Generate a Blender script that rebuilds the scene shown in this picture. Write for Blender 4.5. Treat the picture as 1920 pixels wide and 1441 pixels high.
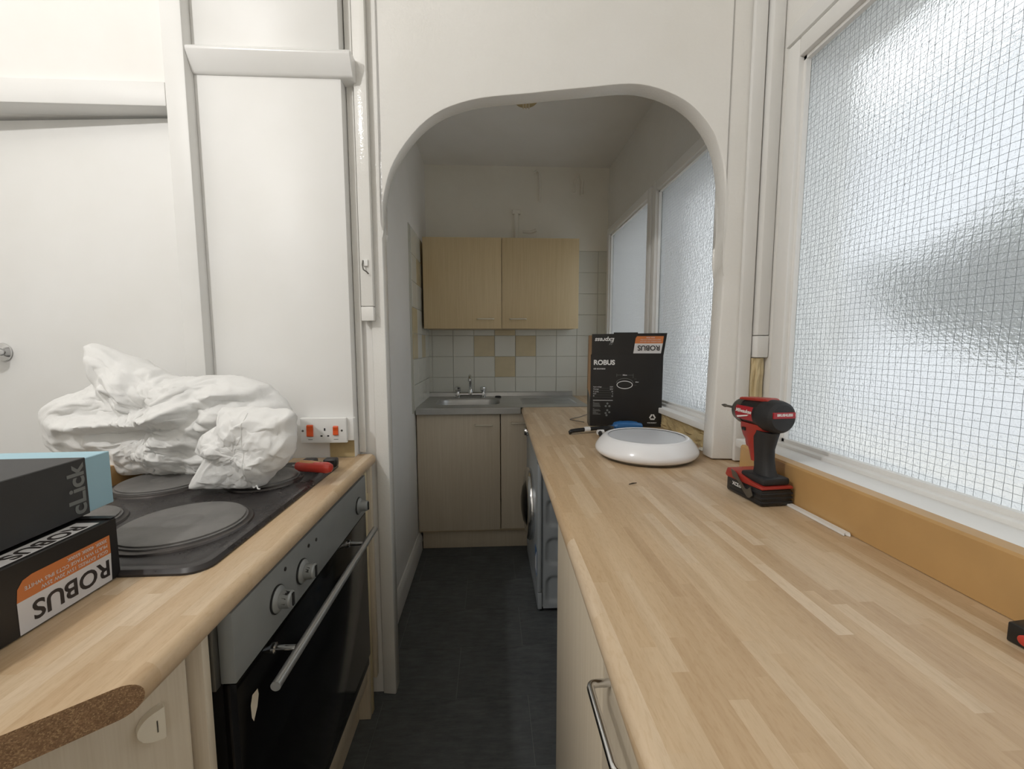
import bpy, bmesh, math, random
from mathutils import Vector, Matrix, noise
random.seed(7)
PI = math.pi
scene = bpy.context.scene
for o in list(bpy.data.objects):
    bpy.data.objects.remove(o, do_unlink=True)
C = scene.collection

# ------------------------------------------------------------------ camera
F_PX, VPX, VPY, ROLL, CAM_H = 780.0, 919.5, 647.5, -0.0067, 1.27
fy = Vector((VPX - 960.0, VPY - 720.5, F_PX)).normalized()
up = Vector((math.sin(ROLL), -math.cos(ROLL), 0.0))
fz = (up - up.dot(fy) * fy).normalized()
fx = fy.cross(fz)
cam = bpy.data.objects.new('camera', bpy.data.cameras.new('camera'))
cam.data.sensor_width = 36.0
cam.data.lens = F_PX / 1920.0 * 36.0
cam.data.clip_start = 0.02
M = Matrix(((fx[0], -fx[1], -fx[2], 0), (fy[0], -fy[1], -fy[2], 0), (fz[0], -fz[1], -fz[2], CAM_H), (0, 0, 0, 1)))
cam.matrix_world = M
C.objects.link(cam)
scene.camera = cam

# ------------------------------------------------------------------ world and light
world = bpy.data.worlds.new('overcast')
scene.world = world
world.use_nodes = True
bg = world.node_tree.nodes['Background']
bg.inputs[0].default_value = (0.95, 0.975, 1.0, 1)
bg.inputs[1].default_value = 2.2

bulb = bpy.data.lights.new('ceiling_bulb_light', 'POINT')
bulb.energy = 44
bulb.color = (1.0, 0.978, 0.948)
bulb.shadow_soft_size = 0.035
bulb_o = bpy.data.objects.new('ceiling_bulb_light', bulb)
BULB = (-1.27, -0.02, 2.56)
bulb_o.location = BULB
C.objects.link(bulb_o)

scene.view_settings.view_transform = 'Standard'
scene.view_settings.look = 'None'
scene.view_settings.gamma = 1
scene.view_settings.use_curve_mapping = False
scene.view_settings.exposure = 0.0
cy = scene.cycles
cy.max_bounces = 16
cy.diffuse_bounces = 10
cy.glossy_bounces = 5
cy.transmission_bounces = 8
cy.transparent_max_bounces = 10
cy.sample_clamp_indirect = 6

# ------------------------------------------------------------------ materials
def lin(r, g, b):
    f = lambda c: c / 12.92 if c <= 0.04045 else ((c + 0.055) / 1.055) ** 2.4
    return (f(r / 255), f(g / 255), f(b / 255), 1)

class Mat:
    """small node helper"""
    def __init__(s, name):
        s.m = bpy.data.materials.new(name); s.m.use_nodes = True
        s.nt = s.m.node_tree; s.n = s.nt.nodes
        s.p = s.n['Principled BSDF']; s.out = s.n['Material Output']
    def node(s, t, **kw):
        n = s.n.new(t)
        for k, v in kw.items():
            if k.startswith('i_'):
                key = k[2:]
                key = int(key) if key.isdigit() else key.replace('_', ' ')
                n.inputs[key].default_value = v
            else:
                setattr(n, k, v)
        return n
    def link(s, a, b): s.nt.links.new(a, b)
    def coords(s, scale=(1, 1, 1), kind='Object', rot=(0, 0, 0)):
        t = s.node('ShaderNodeTexCoord'); mp = s.node('ShaderNodeMapping')
        mp.inputs['Scale'].default_value = scale; mp.inputs['Rotation'].default_value = rot
        s.link(t.outputs[kind], mp.inputs['Vector']); return mp.outputs['Vector']
    def noise(s, vec, scale, detail=4, rough=0.55):
        n = s.node('ShaderNodeTexNoise'); n.inputs['Scale'].default_value = scale
        n.inputs['Detail'].default_value = detail; n.inputs['Roughness'].default_value = rough
        if vec: s.link(vec, n.inputs['Vector'])
        return n.outputs['Fac']
    def ramp(s, fac, stops):
        r = s.node('ShaderNodeValToRGB'); e = r.color_ramp.elements
        while len(e) < len(stops): e.new(0.5)
        for i, (p, c) in enumerate(stops): e[i].position = p; e[i].color = c
        s.link(fac, r.inputs[0]); return r.outputs[0]
    def mix(s, fac, a, b, mode='MIX'):
        m = s.node('ShaderNodeMix', data_type='RGBA', blend_type=mode)
        for sock, v in ((m.inputs[0], fac), (m.inputs[6], a), (m.inputs[7], b)):
            if hasattr(v, 'is_output'): s.link(v, sock)
            else: sock.default_value = v
        return m.outputs[2]
    def math(s, op, a, b=0.0, c=None):
        m = s.node('ShaderNodeMath', operation=op)
        for i, v in enumerate((a, b, c)):
            if v is None: continue
            if hasattr(v, 'is_output'): s.link(v, m.inputs[i])
            else: m.inputs[i].default_value = v
        return m.outputs[0]
    def bump(s, h, strength=0.2, dist=0.002):
        b = s.node('ShaderNodeBump'); b.inputs['Strength'].default_value = strength
        b.inputs['Distance'].default_value = dist
        s.link(h, b.inputs['Height']); s.link(b.outputs[0], s.p.inputs['Normal']); return b.outputs[0]
    def set(s, **kw):
        for k, v in kw.items():
            key = k.replace('_', ' ')
            if hasattr(v, 'is_output'): s.link(v, s.p.inputs[key])
            else: s.p.inputs[key].default_value = v
        return s

def paint(name, col, rough=0.35, orange=0.12, spec=0.5, nscale=140):
    m = Mat(name); v = m.coords()
    a = m.noise(v, 3.0, 3); dirt = m.ramp(a, [(0.3, (col[0]*.95, col[1]*.945, col[2]*.93, 1)), (0.7, col)])
    m.set(Base_Color=dirt, Roughness=rough, Specular_IOR_Level=spec)
    m.bump(m.noise(v, nscale, 2), orange, 0.0015)
    return m.m

def plain(name, col, rough=0.5, metal=0.0, bump=0.0, scale=200, var=0.08, spec=0.5):
    m = Mat(name); v = m.coords()
    a = m.noise(v, 12.0, 4)
    c2 = (col[0]*(1-var*2), col[1]*(1-var*2), col[2]*(1-var*2), 1)
    m.set(Base_Color=m.ramp(a, [(0.3, c2), (0.7, col)]), Roughness=rough, Metallic=metal, Specular_IOR_Level=spec)
    if bump: m.bump(m.noise(v, scale, 3), bump, 0.001)
    return m.m

MT = {}
MT['wall'] = paint('gloss_white_paint', lin(230, 229, 226), 0.15, 0.45, 0.5, 130)
MT['wallmatt'] = paint('matt_white_paint', lin(237, 236, 234), 0.55, 0.10, 0.4)
MT['alcove'] = paint('alcove_paint', lin(239, 236, 227), 0.5, 0.12, 0.4)
MT['trim'] = paint('white_trim_paint', lin(230, 230, 229), 0.45, 0.06)
MT['trimgloss'] = paint('white_gloss_trim_paint', lin(230, 230, 229), 0.25, 0.10)
MT['plastic_white'] = plain('white_plastic', lin(232, 232, 230), 0.3, var=0.01)
MT['enamel'] = plain('white_lamp_body', lin(236, 237, 240), 0.18, var=0.005)
MT['diffuser'] = plain('opal_diffuser', lin(208, 211, 217), 0.3, var=0.005)
MT['steel'] = plain('brushed_steel', lin(188, 188, 186), 0.33, 0.8, 0.05, 400, 0.05)
MT['chrome'] = plain('chrome', lin(215, 215, 215), 0.1, 1.0, var=0.01)
MT['satin'] = plain('satin_nickel', lin(224, 216, 198), 0.35, 0.3, var=0.03)
MT['panelsteel'] = plain('oven_panel_steel', lin(150, 152, 150), 0.45, 0.35, 0.04, 300, 0.05)
MT['black'] = plain('black_plastic', lin(30, 29, 29), 0.4, var=0.1)
MT['blackglass'] = plain('black_oven_glass', lin(14, 13, 13), 0.12, var=0.1, spec=0.22)
MT['rubber'] = plain('black_rubber', lin(36, 36, 38), 0.6, var=0.15, bump=0.15, scale=500)
MT['red'] = plain('red_tool_plastic', lin(168, 52, 42), 0.42, var=0.12)
MT['redlabel'] = plain('red_badge', lin(165, 28, 40), 0.4, var=0.03)
MT['orange'] = plain('orange_switch', lin(222, 88, 36), 0.3, var=0.03)
MT['grey'] = plain('grey_metal', lin(120, 118, 112), 0.4, 0.8, var=0.1)
MT['blue'] = plain('blue_grip', lin(45, 105, 165), 0.4, var=0.1)
MT['print_white'] = plain('white_print', lin(225, 225, 225), 0.5, var=0.01)
MT['print_dark'] = plain('dark_print', lin(48, 42, 40), 0.5, var=0.02)
MT['print_grey'] = plain('grey_print', lin(120, 122, 120), 0.5, var=0.02)
MT['label_orange'] = plain('orange_label', lin(206, 122, 66), 0.5, var=0.02)
MT['label_white'] = plain('white_label', lin(214, 212, 212), 0.5, var=0.01)
MT['card_black'] = plain('black_card', lin(33, 31, 30), 0.38, var=0.12)
MT['card_dark'] = plain('charcoal_card', lin(58, 58, 58), 0.55, var=0.08)
MT['card_blue'] = plain('pale_blue_card', lin(160, 196, 210), 0.55, var=0.02)
MT['card_brown'] = plain('raw_card', lin(150, 122, 92), 0.8, var=0.06)
MT['brown'] = plain('ochre_gloss_paint', lin(190, 152, 100), 0.38, var=0.05, bump=0.05, scale=60)
MT['rawwood'] = plain('raw_timber', lin(214, 198, 160), 0.7, var=0.1, bump=0.2, scale=80)
MT['plaster'] = plain('broken_plaster', lin(200, 180, 136), 0.9, var=0.14, bump=0.8, scale=90)
MT['cream'] = plain('cream_plastic', lin(226, 216, 196), 0.45, var=0.02)
MT['grout'] = plain('grout', lin(196, 194, 184), 0.8, var=0.04)
MT['tile_white'] = plain('white_tile_glaze', lin(222, 222, 214), 0.16, var=0.01)
MT['tile_tan'] = plain('tan_tile_glaze', lin(212, 198, 164), 0.2, var=0.05)
MT['machine'] = plain('silver_machine_paint', lin(176, 182, 187), 0.34, 0.25, var=0.02)
MT['clear_pink'] = plain('red_screwdriver_plastic', lin(205, 70, 58), 0.2, var=0.1)
MT['amber'] = plain('amber_screwdriver_plastic', lin(196, 140, 84), 0.25, var=0.1)
MT['foliage'] = plain('dark_foliage', lin(58, 72, 50), 0.7, var=0.3)
MT['bark'] = plain('bark', lin(70, 58, 46), 0.9, var=0.2)
MT['paving'] = plain('pale_paving', lin(214, 210, 202), 0.8, var=0.06)
MT['render'] = plain('pale_render', lin(226, 224, 216), 0.8, var=0.04)
MT['wire'] = plain('glass_wire', lin(140, 144, 146), 0.5, 0.4, var=0.02)
MT['floorjoint'] = plain('floor_joint', lin(120, 122, 122), 0.7, var=0.1)
MT['housewall'] = plain('house_render', lin(204, 205, 210), 0.85, var=0.04)
MT['shadowpaint'] = plain('painted_darkness', lin(18, 17, 16), 0.9, var=0.1)  # near-black colour paints in the shade behind the open door
MT['carcass'] = plain('carcass_board', lin(206, 188, 158), 0.6, var=0.04)

def stave_material(name, axis):
    """laminate printed as glued staves of beech; axis: the way the staves run"""
    m = Mat(name)
    t = m.node('ShaderNodeTexCoord'); sp = m.node('ShaderNodeSeparateXYZ')
    m.link(t.outputs['Object'], sp.inputs[0])
    a, l = (sp.outputs['X'], sp.outputs['Y']) if axis == 'Y' else (sp.outputs['Y'], sp.outputs['X'])
    row = m.math('FLOOR', m.math('DIVIDE', m.math('ADD', a, 10.0), 0.0218))
    w1 = m.node('ShaderNodeTexWhiteNoise', noise_dimensions='1D'); m.link(row, w1.inputs['W'])
    ln = m.math('MULTIPLY_ADD', w1.outputs['Value'], 0.14, 0.16)
    seg = m.math('FLOOR', m.math('ADD', m.math('DIVIDE', m.math('ADD', l, 10.0), ln), m.math('MULTIPLY', w1.outputs['Value'], 37.0)))
    cb = m.node('ShaderNodeCombineXYZ'); m.link(row, cb.inputs[0]); m.link(seg, cb.inputs[1])
    w2 = m.node('ShaderNodeTexWhiteNoise', noise_dimensions='2D'); m.link(cb.outputs[0], w2.inputs['Vector'])
    tone = m.ramp(w2.outputs['Value'], [(0.0, lin(188, 161, 128)), (0.3, lin(197, 171, 138)), (0.65, lin(201, 177, 146)), (0.9, lin(206, 184, 155)), (1.0, lin(213, 193, 167))])
    sc = (26, 2.2, 20) if axis == 'Y' else (2.2, 26, 20)
    v = m.coords(sc)
    off = m.node('ShaderNodeVectorMath', operation='ADD'); m.link(v, off.inputs[0])
    sv = m.node('ShaderNodeVectorMath', operation='SCALE'); m.link(cb.outputs[0], sv.inputs[0]); sv.inputs['Scale'].default_value = 3.7
    m.link(sv.outputs[0], off.inputs[1])
    g = m.noise(off.outputs[0], 2.2, 6, 0.62)
    grain = m.ramp(g, [(0.32, (0.80, 0.76, 0.70, 1)), (0.62, (1, 1, 1, 1))])
    fleck = m.noise(m.coords((300, 60, 60) if axis == 'Y' else (60, 300, 60)), 1.0, 2)
    fl = m.ramp(fleck, [(0.35, (0.94, 0.92, 0.89, 1)), (0.5, (1, 1, 1, 1))])
    col = m.mix(1.0, m.mix(0.7, tone, grain, 'MULTIPLY'), fl, 'MULTIPLY')
    m.set(Base_Color=col, Roughness=0.36, Specular_IOR_Level=0.45)
    m.bump(fleck, 0.06, 0.0005)
    return m.m
MT['staves_y'] = stave_material('beech_stave_laminate_long', 'Y')
MT['staves_x'] = stave_material('beech_stave_laminate_cross', 'X')

def veneer(name, c1, c2, sc=(60, 60, 1.2)):
    m = Mat(name); v = m.coords(sc)
    a = m.noise(v, 2.0, 5, 0.6); b = m.noise(m.coords((160, 160, 3.0)), 2.0, 3)
    col = m.mix(0.35, m.ramp(a, [(0.3, c2), (0.7, c1)]), m.ramp(b, [(0.35, c2), (0.6, c1)]))
    m.set(Base_Color=col, Roughness=0.42)
    m.bump(b, 0.05, 0.0004)
    return m.m
MT['maple_wall'] = veneer('maple_wall_unit', lin(214, 194, 156), lin(200, 178, 138))
MT['maple'] = veneer('maple_base_unit', lin(216, 204, 184), lin(204, 190, 168))

def chipboard():
    m = Mat('raw_chipboard'); v = m.coords()
    vo = m.node('ShaderNodeTexVoronoi'); vo.inputs['Scale'].default_value = 800; m.link(v, vo.inputs['Vector'])
    sp = m.node('ShaderNodeSeparateColor'); m.link(vo.outputs['Color'], sp.inputs[0])
    c = m.ramp(sp.outputs[0], [(0.0, lin(126, 96, 68)), (0.4, lin(144, 112, 80)), (0.75, lin(158, 124, 90)), (1.0, lin(186, 154, 114))])
    d = m.ramp(m.noise(v, 30, 4), [(0.3, (0.72, 0.7, 0.68, 1)), (0.7, (1, 1, 1, 1))])
    m.set(Base_Color=m.mix(1.0, c, d, 'MULTIPLY'), Roughness=0.85)
    m.bump(sp.outputs[0], 0.5, 0.001)
    return m.m
MT['chip'] = chipboard()

def slate():
    m = Mat('slate_vinyl'); v = m.coords()
    a = m.noise(v, 7, 6, 0.65); b = m.noise(m.coords((4, 18, 1)), 3.0, 5, 0.7)
    c = m.mix(0.5, m.ramp(a, [(0.3, lin(62, 65, 67)), (0.7, lin(98, 102, 104))]), m.ramp(b, [(0.3, lin(52, 55, 57)), (0.75, lin(104, 108, 110))]))
    m.set(Base_Color=c, Roughness=0.5); m.bump(b, 0.25, 0.001)
    return m.m
MT['slate'] = slate()

def hob_enamel():
    m = Mat('hob_enamel'); v = m.coords()
    a = m.noise(v, 9, 5, 0.7)
    spk = m.node('ShaderNodeTexVoronoi'); spk.inputs['Scale'].default_value = 60; m.link(v, spk.inputs['Vector'])
    s = m.ramp(spk.outputs['Distance'], [(0.04, lin(150, 146, 140)), (0.09, lin(48, 44, 44))])
    m.set(Base_Color=m.mix(m.ramp(a, [(0.4, (0.1, 0.1, 0.1, 1)), (0.75, (0.8, 0.8, 0.8, 1))]), lin(46, 43, 43), s),
          Roughness=m.ramp(a, [(0.3, (0.16, 0.16, 0.16, 1)), (0.7, (0.42, 0.42, 0.42, 1))]))
    return m.m
MT['hob'] = hob_enamel()
MT['platering'] = plain('dark_plate_ring', lin(84, 80, 78), 0.32, 0.7, var=0.1)
MT['castiron'] = plain('hot_plate_iron', lin(124, 122, 120), 0.5, 0.25, 0.25, 160, 0.16)

def sack():
    m = Mat('woven_sack_fabric'); v = m.coords()
    wv = m.node('ShaderNodeTexChecker'); wv.inputs['Scale'].default_value = 700; m.link(v, wv.inputs['Vector'])
    crumple = m.noise(v, 70, 4, 0.6)
    h = m.math('ADD', m.math('MULTIPLY', crumple, 1.0), m.math('MULTIPLY', wv.outputs['Fac'], 0.06))
    m.set(Base_Color=lin(244, 244, 243), Roughness=0.5, Specular_IOR_Level=0.3)
    b = m.node('ShaderNodeBump'); b.inputs['Strength'].default_value = 0.4; b.inputs['Distance'].default_value = 0.004
    m.link(h, b.inputs['Height']); m.link(b.outputs[0], m.p.inputs['Normal'])
    tr = m.node('ShaderNodeBsdfTranslucent'); tr.inputs['Color'].default_value = lin(235, 234, 230)
    mx = m.node('ShaderNodeMixShader'); mx.inputs[0].default_value = 0.16
    m.link(m.p.outputs[0], mx.inputs[1]); m.link(tr.outputs[0], mx.inputs[2]); m.link(mx.outputs[0], m.out.inputs[0])
    return m.m
MT['sack'] = sack()

def cast_glass():
    """rolled obscure face of wired glass"""
    m = Mat('obscure_glass_face'); v = m.coords()
    n1 = m.noise(v, 230, 2, 0.5); n2 = m.noise(v, 70, 2, 0.5)
    h = m.math('ADD', n1, m.math('MULTIPLY', n2, 0.8))
    b = m.node('ShaderNodeBump'); b.inputs['Strength'].default_value = 0.8; b.inputs['Distance'].default_value = 0.003
    m.link(h, b.inputs['Height'])
    rf = m.node('ShaderNodeBsdfRefraction'); rf.inputs['Roughness'].default_value = 0.26; rf.inputs['IOR'].default_value = 1.15
    rf.inputs['Color'].default_value = (0.93, 0.95, 0.95, 1); m.link(b.outputs[0], rf.inputs['Normal'])
    tl = m.node('ShaderNodeBsdfTranslucent'); tl.inputs['Color'].default_value = (0.86, 0.88, 0.88, 1); m.link(b.outputs[0], tl.inputs['Normal'])
    mx = m.node('ShaderNodeMixShader'); mx.inputs[0].default_value = 0.40
    m.link(rf.outputs[0], mx.inputs[1]); m.link(tl.outputs[0], mx.inputs[2])
    m.link(mx.outputs[0], m.out.inputs[0])
    return m.m
MT['castglass'] = cast_glass()

def clear_face():
    m = Mat('smooth_glass_face'); v = m.coords()
    n1 = m.noise(v, 160, 2, 0.5)
    b = m.node('ShaderNodeBump'); b.inputs['Strength'].default_value = 0.25; b.inputs['Distance'].default_value = 0.001; m.link(n1, b.inputs['Height'])
    fr = m.node('ShaderNodeFresnel'); fr.inputs[0].default_value = 1.45; m.link(b.outputs[0], fr.inputs['Normal'])
    t = m.node('ShaderNodeBsdfTransparent'); t.inputs[0].default_value = (0.97, 0.98, 0.98, 1)
    g = m.node('ShaderNodeBsdfGlossy'); g.inputs['Roughness'].default_value = 0.18; m.link(b.outputs[0], g.inputs['Normal'])
    mx = m.node('ShaderNodeMixShader'); m.link(fr.outputs[0], mx.inputs[0]); m.link(t.outputs[0], mx.inputs[1]); m.link(g.outputs[0], mx.inputs[2])
    m.link(mx.outputs[0], m.out.inputs[0])
    return m.m
MT['clearface'] = clear_face()

# ------------------------------------------------------------------ geometry helpers
def bm_new(): return bmesh.new()

def box(bm, x0, x1, y0, y1, z0, z1):
    v = [bm.verts.new(p) for p in ((x0,y0,z0),(x1,y0,z0),(x1,y1,z0),(x0,y1,z0),(x0,y0,z1),(x1,y0,z1),(x1,y1,z1),(x0,y1,z1))]
    f = [(0,3,2,1),(4,5,6,7),(0,1,5,4),(1,2,6,5),(2,3,7,6),(3,0,4,7)]
    return [bm.faces.new([v[i] for i in q]) for q in f]

def bevel(bm, w, seg=2, edges=None):
    bmesh.ops.bevel(bm, geom=edges or bm.edges[:], offset=w, segments=seg, profile=0.5, affect='EDGES', clamp_overlap=True)

def prism(bm, pts, d, axis='Z', off=0.0):
    """polygon pts extruded by d along axis; pts are the other two coordinates in order (X,Y) (X,Z) or (Y,Z)"""
    def P(a, b, c): return {'Z': (a, b, c), 'Y': (a, c, b), 'X': (c, a, b)}[axis]
    lo = [bm.verts.new(P(a, b, off)) for a, b in pts]; hi = [bm.verts.new(P(a, b, off + d)) for a, b in pts]
    n = len(pts)
    fs = [bm.faces.new(lo[::-1]), bm.faces.new(hi)]
    for i in range(n): fs.append(bm.faces.new((lo[i], lo[(i+1) % n], hi[(i+1) % n], hi[i])))
    return fs

def lathe(bm, prof, n=32, axis='Z', c=(0, 0, 0), cap=True):
    rings = []
    for r, h in prof:
        ring = []
        for i in range(n):
            a = 2*PI*i/n; u, w = r*math.cos(a), r*math.sin(a)
            p = {'Z': (u, w, h), 'Y': (u, h, w), 'X': (h, u, w)}[axis]
            ring.append(bm.verts.new((p[0]+c[0], p[1]+c[1], p[2]+c[2])))
        rings.append(ring)
    for a, b in zip(rings, rings[1:]):
        for i in range(n): bm.faces.new((a[i], a[(i+1) % n], b[(i+1) % n], b[i]))
    if cap:
        bm.faces.new(rings[0][::-1]); bm.faces.new(rings[-1])

def tube(bm, pts, r, n=10, closed=False):
    pts = [Vector(p) for p in pts]; rings = []; prev = None
    for i, p in enumerate(pts):
        a = pts[max(i-1, 0)]; b = pts[min(i+1, len(pts)-1)]
        t = (b - a).normalized()
        if prev is None:
            u = t.cross(Vector((0, 0, 1)))
            if u.length < 0.05: u = t.cross(Vector((1, 0, 0)))
        else: u = prev - prev.dot(t) * t
        u.normalize(); prev = u; w = t.cross(u)
        rr = r[i] if isinstance(r, (list, tuple)) else r
        rings.append([bm.verts.new(p + rr*(math.cos(2*PI*k/n)*u + math.sin(2*PI*k/n)*w)) for k in range(n)])
    for a, b in zip(rings, rings[1:]):
        for k in range(n): bm.faces.new((a[k], a[(k+1) % n], b[(k+1) % n], b[k]))
    bm.faces.new(rings[0][::-1]); bm.faces.new(rings[-1])

def arc_path(pts, rad, seg=6):
    """polyline with rounded corners"""
    pts = [Vector(p) for p in pts]; out = [pts[0]]
    for a, b, c in zip(pts, pts[1:], pts[2:]):
        d1, d2 = (a-b).normalized(), (c-b).normalized()
        p0, p1 = b + d1*rad, b + d2*rad
        for k in range(seg+1):
            t = k/seg; out.append((1-t)**2*p0 + 2*t*(1-t)*b + t*t*p1)
    out.append(pts[-1]); return out

def catmull(p, n=6):
    out = []
    for i in range(len(p)-1):
        a, b, c, d = p[max(i-1,0)], p[i], p[i+1], p[min(i+2, len(p)-1)]
        for k in range(n):
            t = k/n
            out.append(tuple(0.5*((2*b[j]) + (-a[j]+c[j])*t + (2*a[j]-5*b[j]+4*c[j]-d[j])*t*t + (-a[j]+3*b[j]-3*c[j]+d[j])*t**3) for j in range(len(b))))
    out.append(tuple(p[-1])); return out

def finish(name, bm, mats, parent=None, smooth=False, angle=35, loc=None, rot=None):
    bmesh.ops.recalc_face_normals(bm, faces=bm.faces[:])
    me = bpy.data.meshes.new(name); bm.to_mesh(me); bm.free()
    for m in (mats if isinstance(mats, (list, tuple)) else [mats]): me.materials.append(MT[m] if isinstance(m, str) else m)
    if smooth:
        for p in me.polygons: p.use_smooth = True
        try: me.set_sharp_from_angle(angle=math.radians(angle))
        except Exception: pass
    o = bpy.data.objects.new(name, me); C.objects.link(o)
    if parent: o.parent = parent
    if loc is not None: o.location = loc
    if rot is not None: o.rotation_euler = rot
    return o

def tag(o, label=None, cat=None, group=None, kind=None):
    if label: o['label'] = label
    if cat: o['category'] = cat
    if group: o['group'] = group
    if kind: o['kind'] = kind
    return o

def thing(name, label, cat, loc=(0, 0, 0), rotz=0, group=None, kind=None):
    o = bpy.data.objects.new(name, None); C.objects.link(o)
    o.location = loc; o.rotation_euler = (0, 0, rotz)
    o.empty_display_size = 0.05
    return tag(o, label, cat, group, kind)

def cuboid(name, x0, x1, y0, y1, z0, z1, mat, parent=None, bev=0.0, seg=2, off=(0, 0, 0), smooth=True):
    """box given in world (or the parent's, with off) coordinates"""
    bm = bm_new(); box(bm, x0-off[0], x1-off[0], y0-off[1], y1-off[1], z0-off[2], z1-off[2])
    if bev: bevel(bm, bev, seg)
    return finish(name, bm, mat, parent, smooth=bool(bev) and smooth)

def text(name, s, size, mat, parent, loc, rot, align='CENTER', bold=0.0, shear=0.0, space=1.0, thick=0.00015, scale=None, label=None):
    cu = bpy.data.curves.new(name, 'FONT'); cu.body = s; cu.size = size; cu.align_x = align; cu.align_y = 'CENTER'
    cu.offset = bold; cu.shear = shear; cu.space_character = space; cu.extrude = thick; cu.resolution_u = 4
    t = bpy.data.objects.new(name + '_curve', cu); C.objects.link(t)
    dg = bpy.context.evaluated_depsgraph_get(); me = bpy.data.meshes.new_from_object(t.evaluated_get(dg))
    bpy.data.objects.remove(t, do_unlink=True); bpy.data.curves.remove(cu)
    me.materials.clear(); me.materials.append(MT[mat]); me.name = name
    o = bpy.data.objects.new(name, me); C.objects.link(o); o.parent = parent; o.location = loc; o.rotation_euler = rot
    if scale: o.scale = scale
    if label: o['label'] = label
    return o

WT = 0.90           # worktop height
CEIL = 3.10          # main room
CEIL2 = 2.52         # sink recess
BACK = 3.04         # back wall of the sink recess
RX = 0.85           # inner face of the window wall
LX = -0.45          # left wall of the sink recess
def archy(x): return 1.43 - 0.139*(x + 0.36)

# ================================================================== STRUCTURE
# floor with slate vinyl tiles
fl = cuboid('floor', -2.5, 1.0, -1.7, 3.1, -0.06, -0.001, 'floorjoint')
tag(fl, 'dark slate tile floor running into the sink recess', 'floor', kind='structure')
tile_me = None
ROWH, TW = 0.257, 0.52
for r in range(-3, 7):
    y0 = 1.402 + (r - 1)*ROWH
    for k in range(-3, 3):
        x0 = 0.128 + k*TW + (0.26 if r % 2 else 0.0)
        if x0 > 0.75 or x0 + TW < -1.0: continue
        if tile_me is None:
            bm = bm_new(); box(bm, 0.001, TW-0.001, 0.001, ROWH-0.001, -0.002, 0.0)
            o = finish('floor_tile', bm, 'slate', fl); tile_me = o.data
        else:
            o = bpy.data.objects.new('floor_tile', tile_me); C.objects.link(o); o.parent = fl
        o.location = (x0, y0, 0)

tag(cuboid('ceiling', -2.5, 1.0, -1.7, 1.53, CEIL, CEIL+0.05, 'wallmatt'), 'white painted ceiling over the main room', 'ceiling', kind='structure')
bm = bm_new(); prism(bm, [(-0.55, 1.49), (-0.36, 1.43+0.03), (0.97, 1.43-0.139*1.33+0.03), (0.97, 3.14), (-0.55, 3.14)], 0.05, 'Z', CEIL2)
tag(finish('ceiling_recess', bm, 'wallmatt'), 'lower white ceiling over the sink recess', 'ceiling', kind='structure')
tag(cuboid('wall_left', -2.55, -2.45, -1.7, 1.6, 0, CEIL, 'wallmatt'), 'white wall on the far left of the room', 'wall', kind='structure')
tag(cuboid('wall_rear', -2.5, 1.0, -1.75, -1.65, 0, CEIL, 'wallmatt'), 'white wall behind the viewpoint', 'wall', kind='structure')
wb = tag(cuboid('wall_back', LX-0.1, 1.0, BACK, BACK+0.1, 0, CEIL2, 'alcove'), 'cream back wall of sink recess with square tiles', 'wall', kind='structure')
wl = tag(cuboid('wall_recess', LX-0.1, LX, 1.50, BACK, 0, CEIL2, 'wallmatt'), 'white left side wall of the sink recess', 'wall', kind='structure')

# window wall: below and above the glass, piers between
def wall_right():
    bm = bm_new()
    box(bm, RX, 0.97, -1.7, BACK, 0, 0.965)
    box(bm, RX, 0.97, -1.7, BACK, 2.06, CEIL)
    box(bm, RX, 0.97, 1.19, 1.44, 0.965, 2.06)
    box(bm, RX, 0.97, 2.905, BACK, 0.965, 2.06)
    box(bm, RX, 0.97, -1.7, -0.42, 0.965, 2.06)
    return finish('wall_right', bm, 'wall')
tag(wall_right(), 'white painted wall around the wired glass windows', 'wall', kind='structure')

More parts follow.
